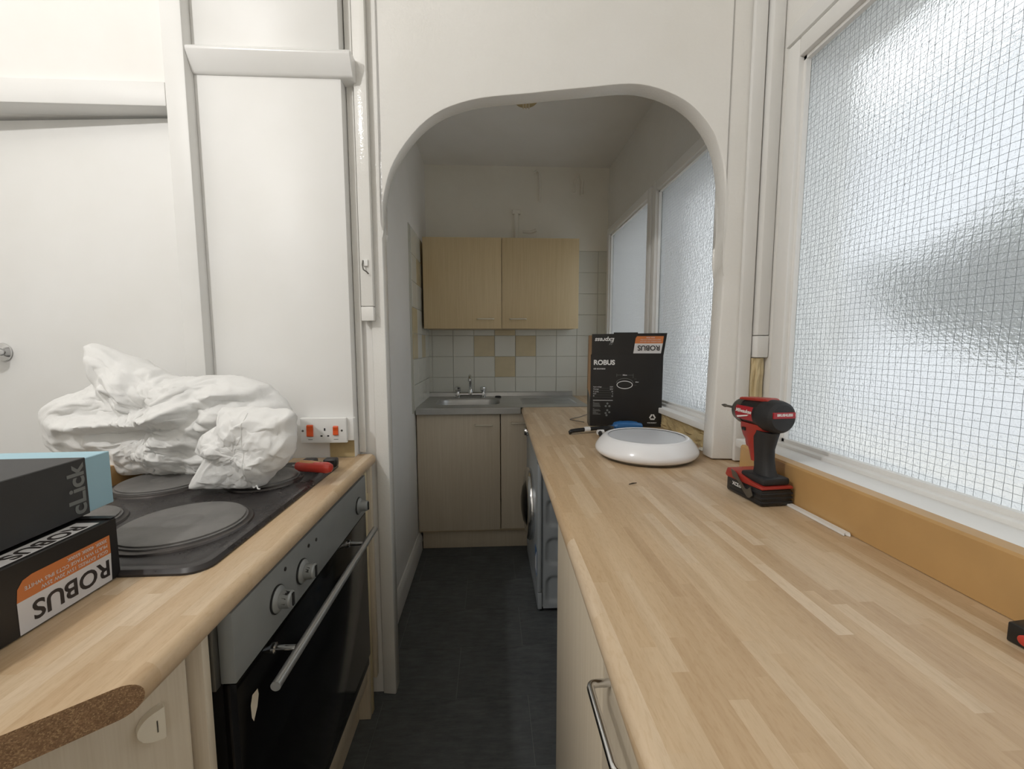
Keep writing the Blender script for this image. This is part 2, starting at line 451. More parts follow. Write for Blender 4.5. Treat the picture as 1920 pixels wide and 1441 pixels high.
# arch wall (stands a little askew)
ARCH_IN = [(-0.352, 0.0), (-0.352, 1.0), (-0.353, 1.60)] + catmull([(-0.353, 1.60), (-0.348, 1.735), (-0.305, 1.866), (-0.198, 1.984), (-0.061, 2.036), (0.138, 2.048), (0.299, 2.055), (0.457, 2.056), (0.583, 2.008), (0.663, 1.929), (0.706, 1.827), (0.722, 1.67), (0.722, 1.45)], 5)[1:] + [(0.716, 1.2), (0.710, WT+0.004)]
def arch_wall():
    bm = bm_new(); inner = ARCH_IN; n = len(inner)
    def outer(i):
        x, z = inner[i]
        if z <= 1.61 and x < 0: return (-0.40, z)
        if z <= 1.46 and x > 0: return (RX, z)
        return (x, CEIL)
    def V(p, d): return bm.verts.new((p[0], archy(p[0]) + d, p[1]))
    fi = [V(p, 0) for p in inner]; bi = [V(p, 0.06) for p in inner]
    fo = [V(outer(i), 0) for i in range(n)]; bo = [V(outer(i), 0.06) for i in range(n)]
    cl, crn = (V((-0.40, CEIL), 0), V((-0.40, CEIL), 0.06)), (V((RX, CEIL), 0), V((RX, CEIL), 0.06))
    for i in range(n-1):
        o0, o1 = outer(i), outer(i+1); mid = None
        if o0[0] == -0.40 and o1[1] == CEIL: mid = cl
        if o0[1] == CEIL and o1[0] == RX: mid = crn
        bm.faces.new([fi[i], fi[i+1], fo[i+1]] + ([mid[0]] if mid else []) + [fo[i]])
        bm.faces.new([bi[i], bi[i+1], bo[i+1]] + ([mid[1]] if mid else []) + [bo[i]])
        bm.faces.new((fi[i], fi[i+1], bi[i+1], bi[i]))
        if mid:
            bm.faces.new((fo[i], mid[0], mid[1], bo[i])); bm.faces.new((mid[0], fo[i+1], bo[i+1], mid[1]))
        else: bm.faces.new((fo[i], fo[i+1], bo[i+1], bo[i]))
    bm.faces.new((fi[0], fo[0], bo[0], bi[0])); bm.faces.new((fi[-1], fo[-1], bo[-1], bi[-1]))
    bmesh.ops.recalc_face_normals(bm, faces=bm.faces[:])
    ed = [e for e in bm.edges if len(e.link_faces) == 2 and e.calc_face_angle(0) > 0.9]
    bmesh.ops.bevel(bm, geom=ed, offset=0.005, segments=2, profile=0.5, affect='EDGES')
    return finish('wall_arch', bm, 'wall', smooth=True, angle=40)
tag(arch_wall(), 'glossy white partition with a rounded archway', 'wall', kind='structure')

# the wall with the door and boarded cupboard (left of the arch)
def wall_front():
    bm = bm_new()
    box(bm, -0.953, -0.40, 1.447, 1.53, 0, CEIL)              # behind the panelling
    box(bm, -2.5, -0.953, 1.421, 1.50, 1.978, CEIL); box(bm, -2.5, -0.953, 1.37, 1.421, 2.03, CEIL)           # over the door
    box(bm, -2.5, -1.86, 1.37, 1.50, 0, 1.976)
    return finish('wall_front', bm, 'wallmatt')
tag(wall_front(), 'white wall holding the door and the boarded panel', 'wall', kind='structure')
tag(cuboid('wall_passage', -2.5, -0.9, 2.2, 2.25, 0, CEIL, 'shadowpaint'), 'wall beyond the door with its darkness painted near-black', 'wall', kind='structure')

# door post, lintel
tag(cuboid('trim_1', -0.953, -0.893, 1.352, 1.43, 0, CEIL, 'trim', bev=0.004), 'white door post between door and tall panel', 'post', kind='structure')
tag(cuboid('trim_2', -1.86, -0.953, 1.352, 1.42, 1.976, 2.045, 'trim', bev=0.004), 'white lintel over the door', 'lintel', kind='structure')

# tall panel, cornice, upper panel
pn = thing('trim_3', 'tall white flat panel under a bevelled ledge behind the cooker', 'panel', (-0.68, 1.41, 0), kind='structure')
cuboid('lower_panel', -0.893, -0.455, 1.39, 1.446, 0.0, 2.092, 'trim', pn, 0.003, off=pn.location)
cuboid('upper_panel', -0.893, -0.457, 1.39, 1.446, 2.155, CEIL, 'trim', pn, 0.003, off=pn.location)
bm = bm_new()
prism(bm, [(1.432, 2.088), (1.386, 2.088), (1.380, 2.094), (1.356, 2.142), (1.356, 2.150), (1.362, 2.156), (1.432, 2.156)], 0.478, 'X', -0.893)
bmesh.ops.translate(bm, verts=bm.verts[:], vec=-Vector(pn.location)); bevel(bm, 0.002, 1)
finish('ledge_moulding', bm, 'trimgloss', pn, True)
# cover strips right of the panel
st = thing('trim_4', 'white cover strip beside the tall panel', 'strip', (-0.435, 1.42, 0), kind='structure')
def shear_to_arch(o, par):
    for v in o.data.vertices: v.co.y -= 0.139*(v.co.x + par.location.x + 0.36)
shear_to_arch(cuboid('strip_board', -0.454, -0.430, 1.418, 1.4295, 0.905, CEIL, 'wall', st, 0.003, off=st.location), st)

# mini trunking with broken end beside the arch
tr = thing('cable_trunking', 'white cable trunking down the wall left of the arch', 'trunking', (-0.402, 1.43, 1.35))
shear_to_arch(cuboid('trunking_cover', -0.424, -0.383, 1.402, 1.4295, 1.40, CEIL, 'wall', tr, 0.002, off=tr.location), tr)
shear_to_arch(cuboid('trunking_end', -0.4245, -0.3825, 1.401, 1.4295, 1.352, 1.398, 'wall', tr, 0.002, off=tr.location), tr)
bm = bm_new(); tube(bm, [(-0.008, -0.030, 0.195), (-0.009, -0.034, 0.18), (-0.006, -0.036, 0.165), (0.004, -0.034, 0.158), (0.009, -0.031, 0.152)], 0.0022, 8)
finish('hook', bm, 'grey', tr, True)
cuboid('chipped_patch', -0.411, -0.396, 1.4003, 1.412, 1.528, 1.548, 'plastic_white', tr, 0.0, off=tr.location)

# right of the arch: cover strip, trunking, bare timber
cs = thing('trim_5', 'white cover strip on the right leg of the archway', 'strip', (0.79, 1.26, WT), kind='structure')
yy = archy(0.79)
cuboid('strip_board', 0.770, 0.808, yy-0.016, yy-0.002, WT+0.004, CEIL, 'trim', cs, 0.003, off=cs.location)
tr2 = thing('cable_trunking', 'white cable trunking between the archway and the wired window', 'trunking', (0.828, 1.25, 1.235))
yy = archy(0.828)
cuboid('trunking_cover', 0.812, 0.847, yy-0.032, yy-0.003, 1.30, CEIL, 'trim', tr2, 0.003, off=tr2.location)
cuboid('trunking_end', 0.8115, 0.8475, yy-0.033, yy-0.003, 1.232, 1.298, 'trim', tr2, 0.003, off=tr2.location)
bt = thing('timber_batten', 'bare splintered timber batten standing behind the drill', 'batten', (0.83, 1.25, WT))
bm = bm_new()
for x0, x1, d in ((0.811, 0.820, 0.012), (0.821, 0.829, 0.022), (0.830, 0.843, 0.017)):
    n = 14; pv = None
    for i in range(n+1):
        z = WT+0.002 + (1.228-WT)*i/n; j = random.uniform(-0.0016, 0.0016)
        ring = [bm.verts.new((a-0.83, b-1.25, z-WT)) for a, b in ((x0+j, yy-0.003), (x0+j, yy-0.003-d+j), (x1+j*.5, yy-0.003-d-j), (x1+j*.5, yy-0.003))]
        if pv:
            for k in range(4): bm.faces.new((pv[k], pv[(k+1) % 4], ring[(k+1) % 4], ring[k]))
        else: bm.faces.new(ring[::-1])
        pv = ring
    bm.faces.new(pv)
finish('timber_strips', bm, 'rawwood', bt)

# skirting in the recess
bm = bm_new()
prism(bm, [(LX, 0.0), (LX+0.018, 0.0), (LX+0.018, 0.085), (LX+0.013, 0.10), (LX+0.005, 0.115), (LX, 0.118)], 2.52-1.505, 'Y', 1.505)
tag(finish('baseboard_left', bm, 'trim', smooth=True, angle=25), 'white skirting board along the recess floor', 'skirting', kind='structure')

# ------------------------------------------------------------------ door on the left
dr = thing('door_1', 'white flush door standing slightly open behind the sack', 'door', (-0.985, 1.405, 0), math.radians(-4.2), kind='structure')
cuboid('door_leaf', -0.80, 0.0, 0.0, 0.038, 0.01, 1.969, 'trim', dr, 0.002)
kn = thing('door_knob', None, None, (-0.605, 0, 1.252)); kn.parent = dr
bm = bm_new(); lathe(bm, [(0.028, 0.0), (0.030, -0.003), (0.029, -0.006), (0.012, -0.010), (0.010, -0.022), (0.016, -0.028), (0.024, -0.034), (0.026, -0.042), (0.022, -0.049), (0.008, -0.052)], 28, 'Y')
finish('knob', bm, 'chrome', kn, True, 50)

# ------------------------------------------------------------------ windows
WZ0, WZ1, GX = 1.0, 2.015, 0.838
def window(name, label, y0, y1, wire=True):
    w = thing(name, label, 'window', (GX, (y0+y1)/2, WZ0), kind='structure'); off = w.location
    fr = 0.046
    cuboid('window_stile', 0.806, 0.90, y0-fr, y0, WZ0-0.035, WZ1+fr, 'trim', w, 0.004, off=off)
    cuboid('window_stile', 0.806, 0.90, y1, y1+fr, WZ0-0.035, WZ1+fr, 'trim', w, 0.004, off=off)
    cuboid('window_head', 0.806, 0.90, y0, y1, WZ1, WZ1+fr, 'trim', w, 0.004, off=off)
    cuboid('window_sill_rail', 0.800, 0.90, y0, y1, WZ0-0.035, WZ0, 'trim', w, 0.004, off=off)
    # glazing bead
    bm = bm_new()
    for a, b, c, d in ((y0, y0+0.009, WZ0, WZ1), (y1-0.009, y1, WZ0, WZ1), (y0, y1, WZ1-0.009, WZ1), (y0, y1, WZ0, WZ0+0.009)):
        box(bm, 0.820-off[0], 0.833-off[0], a-off[1], b-off[1], c-off[2], d-off[2])
    finish('glazing_bead', bm, 'trim', w)
    # pane: smooth room face, rolled obscure outer face
    bm = bm_new(); fs = box(bm, GX-0.004-off[0], GX+0.003-off[0], y0-off[1], y1-off[1], WZ0-off[2], WZ1-off[2])
    for f in fs: f.material_index = 1
    bm.faces.ensure_lookup_table(); fs[3].material_index = 0
    me = finish('glass_pane', bm, ['castglass', 'clearface'], w)
    if wire:
        bm = bm_new(); s = 0.0133; r = 0.00034; rnd = random.Random(3)
        def strand(p0, p1, ax):
            n = int((p1-p0)/0.0266); pts = []; ph = rnd.uniform(0, 6)
            for i in range(n+1):
                t = p0 + (p1-p0)*i/n; wob = 0.0007*math.sin(t*45+ph) + rnd.uniform(-0.0005, 0.0005)
                pts.append((t, wob))
            return pts
        def add(pts3):
            pv = None
            for p in pts3:
                ring = [bm.verts.new((p[0]+a, p[1]+b, p[2]+c)) for a, b, c in ax_off]
                if pv:
                    for k in range(3): bm.faces.new((pv[k], pv[(k+1) % 3], ring[(k+1) % 3], ring[k]))
                pv = ring
        y = y0 + 0.006
        ax_off = ((-r, 0, 0), (r*.6, r, 0), (r*.6, -r, 0))
        while y < y1 - 0.004:
            add([(-0.0015, y+wb_-off[1], t-off[2]) for t, wb_ in strand(WZ0+0.002, WZ1-0.002, 'z')]); y += s
        z = WZ0 + 0.006
        ax_off = ((-r, 0, 0), (r*.6, 0, r), (r*.6, 0, -r))
        while z < WZ1 - 0.004:
            add([(-0.0015, t-off[1], z+wb_-off[2]) for t, wb_ in strand(y0+0.002, y1-0.002, 'y')]); z += s
        tag(finish('wire_grid', bm, 'wire', w), kind='stuff')
    return w
window('window_1', 'large wired obscure glass window above the right worktop', -0.37, 1.115)
window('window_2', 'wired obscure window just beyond the archway', 1.49, 2.055)
window('window_3', 'farthest obscure window beside the sink wall', 2.165, 2.86, wire=False)
# sill boards
s1 = tag(cuboid('trim_6', 0.732, 0.806, -0.42, 1.19, 0.968, 0.9915, 'trim', bev=0.003), 'white sill board under the large wired window', 'sill', kind='structure')
s2 = tag(cuboid('trim_7', 0.755, 0.806, 1.345, 2.98, 0.966, 0.990, 'trim', bev=0.003), 'white sill board under the recess windows', 'sill', kind='structure')
tag(cuboid('trim_8', 0.838, RX, -0.42, 1.215, 2.10, 2.145, 'trim', bev=0.003), 'white moulding above the large wired window', 'moulding', kind='structure')
# ochre painted upstand along the big window
bm = bm_new(); prism(bm, [(0.700, WT+0.001), (0.806, WT+0.001), (0.806, 0.967), (0.735, 0.967), (0.735, 0.991), (0.706, 0.991), (0.702, 0.987)], 1.115+0.42, 'Y', -0.42)
tag(finish('trim_9', bm, 'brown', smooth=True, angle=25), 'glossy ochre upstand between worktop and window sill', 'upstand', kind='structure')
# broken plaster below the recess windows
def plaster():
    bm = bm_new(); ny, nz = 90, 12; g = []
    for j in range(nz+1):
        row = []
        for i in range(ny+1):
            y = 1.36 + (2.98-1.36)*i/ny; z = WT+0.001 + (0.965-WT-0.001)*j/nz
            n = noise.noise(Vector((y*22, z*30, 0.3))) + 0.6*noise.noise(Vector((y*60, z*70, 4.1)))
            crack = -0.010 if abs(noise.noise(Vector((y*13, z*16, 9.0)))) < 0.06 else 0.0
            ledge = 0.006 if z > 0.945 else 0.0
            row.append(bm.verts.new((0.768 + 0.007*n - crack - ledge*0, y, z)))
        g.append(row)
    for j in range(nz):
        for i in range(ny): bm.faces.new((g[j][i], g[j][i+1], g[j+1][i+1], g[j+1][i]))
    bk = [[bm.verts.new((RX-0.001, r[i].co.y, r[i].co.z)) for i in (0, ny)] for r in (g[0], g[-1])]
    bm.faces.new([g[0][i] for i in range(ny, -1, -1)] + [bk[0][0], bk[0][1]])
    bm.faces.new([g[-1][i] for i in range(ny+1)] + [bk[1][1], bk[1][0]])
    return finish('wall_plaster', bm, 'plaster')
tag(plaster(), 'strip of broken bare plaster under the recess windows', 'plaster', kind='structure')

# ------------------------------------------------------------------ tiles on the recess walls
TS = 0.15
def tile_mesh(name, mat):
    bm = bm_new(); box(bm, 0.0013, TS-0.0013, -0.006, 0.0, 0.0013, TS-0.0013)
    bevel(bm, 0.0012, 1)
    o = finish(name, bm, mat); me = o.data; bpy.data.objects.remove(o); return me
TM = {'w': tile_mesh('wall_tile', 'tile_white'), 't': tile_mesh('wall_tile_tan', 'tile_tan')}
def put_tile(par, me, loc, rz=0, sx=1, sz=1):
    o = bpy.data.objects.new('wall_tile', me); C.objects.link(o); o.parent = par; o.location = loc; o.rotation_euler = (0, 0, rz); o.scale = (sx, 1, sz); return o
gb = cuboid('tile_grout', LX, RX, BACK-0.003, BACK-0.0002, 0.88, 1.945, 'grout', wb)
cols = [(-0.419 + TS*k) for k in range(0, 9)]
ZR = [0.891, 1.041, 1.191, 1.341, 1.491, 1.641, 1.791]
TAN = {(2, 2), (4, 2), (3, 1), (3, 3)}
for j, z in enumerate(ZR):
    for k in range(-1, 9):
        x = -0.419 + TS*k
        if j >= 4 and not (x > 0.45): continue
        sx = 1.0
        if k == -1: x, sx = LX + 0.001, 0.2
        if x + TS*sx > RX: sx = (RX - 0.002 - x)/TS
        put_tile(wb, TM['t'] if (k, j) in TAN else TM['w'], (x, BACK-0.0025, z), 0, sx)
cuboid('tile_grout', LX+0.0002, LX+0.003, 2.385, BACK-0.01, 0.88, 1.945, 'grout', wl)
for j, z in enumerate(ZR):
    for k in range(4):
        y = 3.03 - TS*(k+1)
        t = 't' if (j, k) in {(2, 1), (3, 3), (5, 2), (6, 1), (4, 0), (2, 3)} else 'w'
        put_tile(wl, TM[t], (LX+0.0025, y, z), PI/2)

# painted-over pipe stubs and old fixings on the back wall
def wallbit(label, pts, r, cat='pipe stub', clip=None):
    c = Vector(pts[0]); t = thing('pipe_stub', label, cat, c)
    bm = bm_new(); tube(bm, [Vector(p)-c for p in pts], r, 10); finish('pipe', bm, 'alcove', t, True)
    if clip:
        bm = bm_new(); box(bm, *clip); bevel(bm, 0.003, 1); finish('clip', bm, 'alcove', t, True)
yb = BACK-0.014
wallbit('painted hook-topped cable running down the upper recess wall', [(0.315, yb, 2.47), (0.335, yb, 2.49), (0.352, yb, 2.47), (0.356, yb, 2.40), (0.354, yb, 2.28)], 0.009)
wallbit('short painted pipe stub just above the wall cupboard', [(0.188, yb, 2.20), (0.19, yb, 2.12), (0.19, yb, 1.985)], 0.016, clip=(-0.028, 0.03, -0.012, 0.012, -0.01, 0.02))
wallbit('small painted fixing plate right of the short pipe stub', [(0.235, BACK-0.006, 2.075), (0.29, BACK-0.006, 2.07), (0.33, BACK-0.006, 2.085)], 0.011, 'fixing')
wallbit('painted junction outline high near the window corner', [(0.60, BACK-0.006, 2.35), (0.60, BACK-0.006, 2.42), (0.635, BACK-0.006, 2.47), (0.66, BACK-0.006, 2.42), (0.655, BACK-0.006, 2.33)], 0.009, 'fixing')

# bare ceiling rose
cr = thing('ceiling_rose', 'old bare ceiling rose above the recess with cable ends', 'ceiling rose', (0.19, 2.245, CEIL2))
bm = bm_new(); lathe(bm, [(0.058, -0.0005), (0.060, -0.006), (0.054, -0.012), (0.034, -0.016), (0.030, -0.024), (0.012, -0.026)], 28); finish('rose_base', bm, 'plaster', cr, True)
for k in range(3):
    bm = bm_new(); tube(bm, [(-0.014+0.014*k, -0.01, -0.02), (-0.016+0.015*k, -0.012, -0.035), (-0.014+0.014*k, -0.012, -0.052)], 0.0035, 8); finish('cable_end', bm, 'cream', cr, True)

# room pendant that lights the scene (above and left of the picture)
pl = thing('pendant_lamp', 'bare bulb lampholder hanging from the ceiling outside the picture', 'lamp', (BULB[0], BULB[1], CEIL))
bm = bm_new(); lathe(bm, [(0.045, -0.0005), (0.045, -0.012), (0.02, -0.02), (0.006, -0.022)], 20); finish('ceiling_cup', bm, 'plastic_white', pl, True)
bm = bm_new(); tube(bm, [(0, 0, -0.02), (0, 0, -0.12)], 0.004, 8); finish('flex', bm, 'plastic_white', pl, True)
bm = bm_new(); lathe(bm, [(0.012, -0.11), (0.019, -0.13), (0.019, -0.165)], 16); finish('lampholder', bm, 'plastic_white', pl, True)

# ================================================================== OUTSIDE the windows, added for the blur and daylight in the panes
tag(cuboid('ground', 0.98, 9.0, -5, 9, -0.15, -0.05, 'paving'), 'pale paving outside the windows', 'ground', kind='structure')
def shrub(label, loc, rad, hgt, seed):
    t = thing('garden_shrub', label, 'shrub', loc)
    bm = bm_new(); bmesh.ops.create_icosphere(bm, subdivisions=4, radius=1.0)
    for v in bm.verts:
        n = noise.fractal(v.co*2.3 + Vector((seed, 0, 0)), 1.0, 2.0, 4)
        v.co *= 1 + 0.35*n
        v.co = Vector((v.co.x*rad[0], v.co.y*rad[1], hgt + v.co.z*rad[2]))
    finish('foliage', bm, 'foliage', t)
    bm = bm_new(); tube(bm, [(0, 0, 0), (0.02, 0.02, hgt*0.5), (0, 0, hgt)], [0.05, 0.04, 0.03], 8); finish('stem', bm, 'bark', t)
shrub('dark rounded shrub seen blurred through the large window', (2.45, 1.72, -0.05), (0.80, 0.62, 0.36), 1.60, 1.0)

hs_ = thing('added_house', 'added pale house wall greying the blurred view through the large window', 'house', (4.8, 3.0, -0.05))  # added house, keeps the direct view through the panes from being too bright
cuboid('house_wall', 4.6, 5.0, -2.5, 9.0, -0.05, 4.6, 'housewall', hs_, off=hs_.location)
bm = bm_new(); prism(bm, [(4.4, 4.6), (5.2, 4.6), (5.2, 5.3)], 11.6, 'Y', -2.55); bmesh.ops.translate(bm, verts=bm.verts[:], vec=-Vector(hs_.location)); finish('roof', bm, 'bark', hs_)
for y in (0.6, 3.4, 6.2):
    w_ = cuboid('house_window', 4.57, 4.61, y, y+1.1, 1.0, 2.3, 'print_white', hs_, off=hs_.location)
    cuboid('pane', 4.56, 4.575, y+0.08, y+1.02, 1.08, 2.22, 'grey', w_, off=hs_.location)

# ================================================================== KITCHEN UNITS
# ---- worktops
def round_edge_top(name, outline, edge_pts, mats, z0=WT-0.038, z1=WT, r=0.018, cut=None):
    """slab from an outline; edges whose both ends are in edge_pts get a bullnose"""
    bm = bm_new(); fs = prism(bm, outline, z1-z0, 'Z', z0)
    bm.edges.ensure_lookup_table()
    def hit(v): return any((Vector((v.co.x, v.co.y))-Vector(p)).length < 1e-4 for p in edge_pts)
    ed = [e for e in bm.edges if abs(e.verts[0].co.z-e.verts[1].co.z) < 1e-5 and hit(e.verts[0]) and hit(e.verts[1])]
    if cut:
        for f in bm.faces:
            c = f.calc_center_median()
            if abs(f.normal.z) < 0.5 and cut(c): f.material_index = 1
    bmesh.ops.bevel(bm, geom=ed, offset=r, segments=6, profile=0.5, affect='EDGES', clamp_overlap=True)
    return finish(name, bm, mats, smooth=True, angle=30)
# right run
def fx_(y): return 0.128 + 0.022*y
A, B = (fx_(-0.9), -0.9), (fx_(2.462), 2.462)
rw = round_edge_top('right_worktop', [A, B, (0.60, 2.462), (0.60, 3.03), (RX-0.004, 3.03), (RX-0.004, -0.9)][::-1], [A, B], 'staves_y')
tag(rw, 'long beech-block laminate worktop under the windows', 'worktop')
# left run with sawn diagonal end
P1, P2, P3 = (-0.398, 1.426), (-0.392, 0.456), (-0.99, -0.06)
lw = round_edge_top('left_worktop', [P2, P1, (-0.458, 1.426), (-0.458, 1.386), (-1.0, 1.386), (-1.0, -0.068)], [P1, P2], ['staves_y', 'chip'],
                    cut=lambda c: c.y < 0.40 and c.x > -0.98)
tag(lw, 'beech-block laminate worktop with sawn chipboard end by the cooker', 'worktop')
lu = tag(cuboid('trim_10', -1.022, -1.0015, -0.05, 1.386, 0.862, 0.955, 'brown', bev=0.002), 'brown upstand behind the hob worktop', 'upstand', kind='structure')

def bar_handle(parent, c, length, axis, out, mat='satin', r=0.005, proj=0.028, name='handle'):
    """D handle: c = centre on the door face, axis = along, out = outward unit vectors"""
    a, o = Vector(axis)*length/2, Vector(out); c = Vector(c)
    bm = bm_new(); tube(bm, arc_path([c-a+o*0.0005, c-a+o*proj, c+a+o*proj, c+a+o*0.0005], 0.012, 5), r, 10)
    return finish(name, bm, mat, parent, True, 60)

# ---- right base cabinet
rc = thing('base_cabinet', 'pale maple base cabinet under the right worktop with chrome bow handle', 'cabinet', (0.165, 0.5, 0))
off = rc.location
cuboid('carcass', 0.185, 0.80, -0.85, 0.995, 0.0, 0.861, 'carcass', rc, 0.001, off=off)
cuboid('end_panel', 0.166, 0.184, 0.575, 0.997, 0.0, 0.861, 'maple', rc, 0.0015, off=off)
d = cuboid('cabinet_door', 0.166, 0.184, 0.075, 0.571, 0.13, 0.858, 'maple', rc, 0.002, off=off)
bar_handle(d, Vector((0.166, 0.475, 0.795))-Vector(off), 0.128, (0, 1, 0), (-1, 0, 0), 'chrome', 0.0055, 0.03)
d = cuboid('cabinet_door', 0.166, 0.184, -0.425, 0.071, 0.13, 0.858, 'maple', rc, 0.002, off=off)
bar_handle(d, Vector((0.166, -0.32, 0.795))-Vector(off), 0.128, (0, 1, 0), (-1, 0, 0), 'chrome', 0.0055, 0.03)
cuboid('plinth', 0.19, 0.20, -0.85, 0.575, 0.0, 0.125, 'maple', rc, off=off)

# ---- left corner cabinet with a diagonal door
lc = thing('corner_cabinet', 'maple corner cabinet under the sawn worktop end with half-moon knob', 'cabinet', (-0.43, 0.60, 0), math.radians(-135))
# local x runs along the door face away from the oven, local -y?  face normal is (+x,-y) in world
def loc_pt(x, z, o=0.0): return (x, o, z)
bm = bm_new(); box(bm, 0.020, 0.60, -0.018, 0.0, 0.13, 0.858); bevel(bm, 0.002, 1)
dd = finish('cabinet_door', bm, 'maple', lc, True)
dd.location = (0, 0, 0)
bm = bm_new(); prism(bm, [((-(x+0.43)-(y-0.60))*0.70711, ((x+0.43)-(y-0.60))*0.70711) for x, y in ((-0.462, 0.598), (-0.872, 0.188), (-0.96, 0.188), (-0.96, 0.598))], 0.858, 'Z', 0.001); finish('carcass', bm, 'carcass', lc)
# half-moon knob
bm = bm_new(); n = 20; prof = []
for i in range(n+1):
    a = -PI/2 + PI*i/n; prof.append((0.050 + 0.028*math.cos(a), 0.750 + 0.022*math.sin(a)))
prof = [(0.048, 0.727)] + prof + [(0.048, 0.773)]
prism(bm, prof, 0.013, 'Y', 0.0005); bevel(bm, 0.003, 2)
hk = finish('handle', bm, 'cream', dd, True, 40); hk['label'] = 'cream half-moon knob'
bm = bm_new(); box(bm, 0.056, 0.0575, 0.0134, 0.0140, 0.741, 0.758); finish('grip_slot', bm, 'grey', hk)

def bake_rotation(root):
    R = root.rotation_euler.to_matrix().to_4x4()
    def walk(o):
        if o.type == 'MESH':
            o.data.transform(R)
        o.location = R @ Vector(o.location)
        for c in o.children: walk(c)
    for c in root.children: walk(c)
    root.rotation_euler = (0, 0, 0)
bake_rotation(lc)

# ---- oven housing and oven
OX = -0.405
ov = thing('built_in_oven', 'built-in oven with worn steel control panel and black glass door', 'oven', (OX, 0.98, 0.2)); off = ov.location
cuboid('oven_body', -0.93, OX-0.026, 0.640, 1.315, 0.215, 0.855, 'black', ov, off=off)
cuboid('control_panel', OX-0.024, OX, 0.633, 1.328, 0.738, 0.856, 'panelsteel', ov, 0.0015, off=off)
od = cuboid('oven_door', OX-0.024, OX-0.002, 0.636, 1.325, 0.245, 0.734, 'blackglass', ov, 0.002, off=off)
cuboid('vent_strip', OX-0.026, OX-0.006, 0.640, 1.320, 0.212, 0.240, 'black', ov, 0.001, off=off)
cuboid('panel_edge', OX-0.055, OX-0.024, 0.622, 0.634, 0.735, 0.850, 'grey', ov, 0.001, off=off)
def knob(y, z, worn):
    t = Vector((OX, y, z)) - Vector(off)
    bm = bm_new(); lathe(bm, [(0.024, 0.0005), (0.0245, 0.004), (0.021, 0.007), (0.0165, 0.009), (0.0155, 0.026), (0.0125, 0.029)], 24, 'X'); o = finish('knob', bm, 'panelsteel', ov, True, 40, loc=t)
    bm = bm_new(); box(bm, 0.028, 0.0315, -0.003, 0.003, -0.012, 0.012); finish('pointer', bm, 'black', o)
    bm = bm_new(); lathe(bm, [(0.0262, 0.0002), (0.0262, 0.0025), (0.0246, 0.003)], 24, 'X'); finish('worn_collar', bm, 'black', o, True)
    if worn:
        bm = bm_new(); rnd = random.Random(worn)
        for i in range(9):
            a = rnd.uniform(0, 2*PI); r = 0.0158; w = rnd.uniform(0.3, 0.9); x0 = rnd.uniform(0.009, 0.02); x1 = x0 + rnd.uniform(0.004, 0.009)
            va = [bm.verts.new((x, (r+0.0004)*math.cos(b), (r+0.0004)*math.sin(b))) for x, b in ((x0, a), (x1, a+0.1), (x1-0.001, a+w), (x0+0.001, a+w*0.9))]
            bm.faces.new(va)
        tag(finish('flaked_coating', bm, 'black', o), kind='stuff')
knob(0.765, 0.795, 3); knob(0.868, 0.792, 8); knob(1.250, 0.785, 0)
bm = bm_new(); 
for yy, zz in ((0.80, 0.835), (0.945, 0.825), (0.905, 0.83)): lathe(bm, [(0.004, 0.0), (0.004, 0.0015), (0.002, 0.002)], 12, 'X', (0.0, yy-off[1], zz-off[2]))
tag(finish('indicator_lights', bm, 'print_dark', ov), kind='stuff')
hb = bm_new(); tube(hb, [(0.048, 0.655-off[1], 0.712-off[2]), (0.048, 1.245-off[1], 0.712-off[2])], 0.0085, 16)
hh = finish('handle', hb, 'steel', ov, True, 50); hh['label'] = 'brushed steel bar handle'
for yy in (0.745, 1.155):
    bm = bm_new(); lathe(bm, [(0.010, -0.002), (0.010, 0.003), (0.006, 0.005), (0.0055, 0.040)], 16, 'X', (0, yy-off[1], 0.712-off[2])); finish('handle_post', bm, 'chrome', hh, True, 40)
bm = bm_new(); va = [bm.verts.new((-0.0014, y-off[1], z-off[2])) for y, z in ((0.668, 0.668), (0.674, 0.682), (0.690, 0.680), (0.692, 0.668), (0.686, 0.650), (0.674, 0.634), (0.669, 0.645))]; bm.faces.new(va)
finish('torn_sticker', bm, 'cream', od)
hs = thing('oven_housing', 'pale board housing around the built-in oven', 'cabinet', (-0.6, 1.0, 0)); off = hs.location
cuboid('side_panel', -0.95, OX-0.012, 1.332, 1.350, 0.0, 0.861, 'maple', hs, 0.001, off=off)
cuboid('side_panel', -0.95, OX-0.028, 0.604, 0.619, 0.0, 0.861, 'maple', hs, 0.001, off=off)
cuboid('bottom_rail', -0.95, OX-0.018, 0.62, 1.331, 0.135, 0.205, 'maple', hs, 0.001, off=off)
cuboid('filler_post', -0.45, OX-0.010, 1.352, 1.372, 0.0, 0.861, 'rawwood', hs, 0.001, off=off)
cuboid('filler_post', -0.45, OX-0.004, 1.395, 1.418, 0.10, 0.861, 'maple', hs, 0.001, off=off)
for z in (0.60, 0.745): cuboid('filler_block', -0.45, OX-0.012, 1.373, 1.394, z, z+0.03, 'rawwood', hs, 0.001, off=off)
cuboid('plinth', -0.47, -0.455, 0.62, 1.331, 0.0, 0.134, 'maple', hs, off=off)

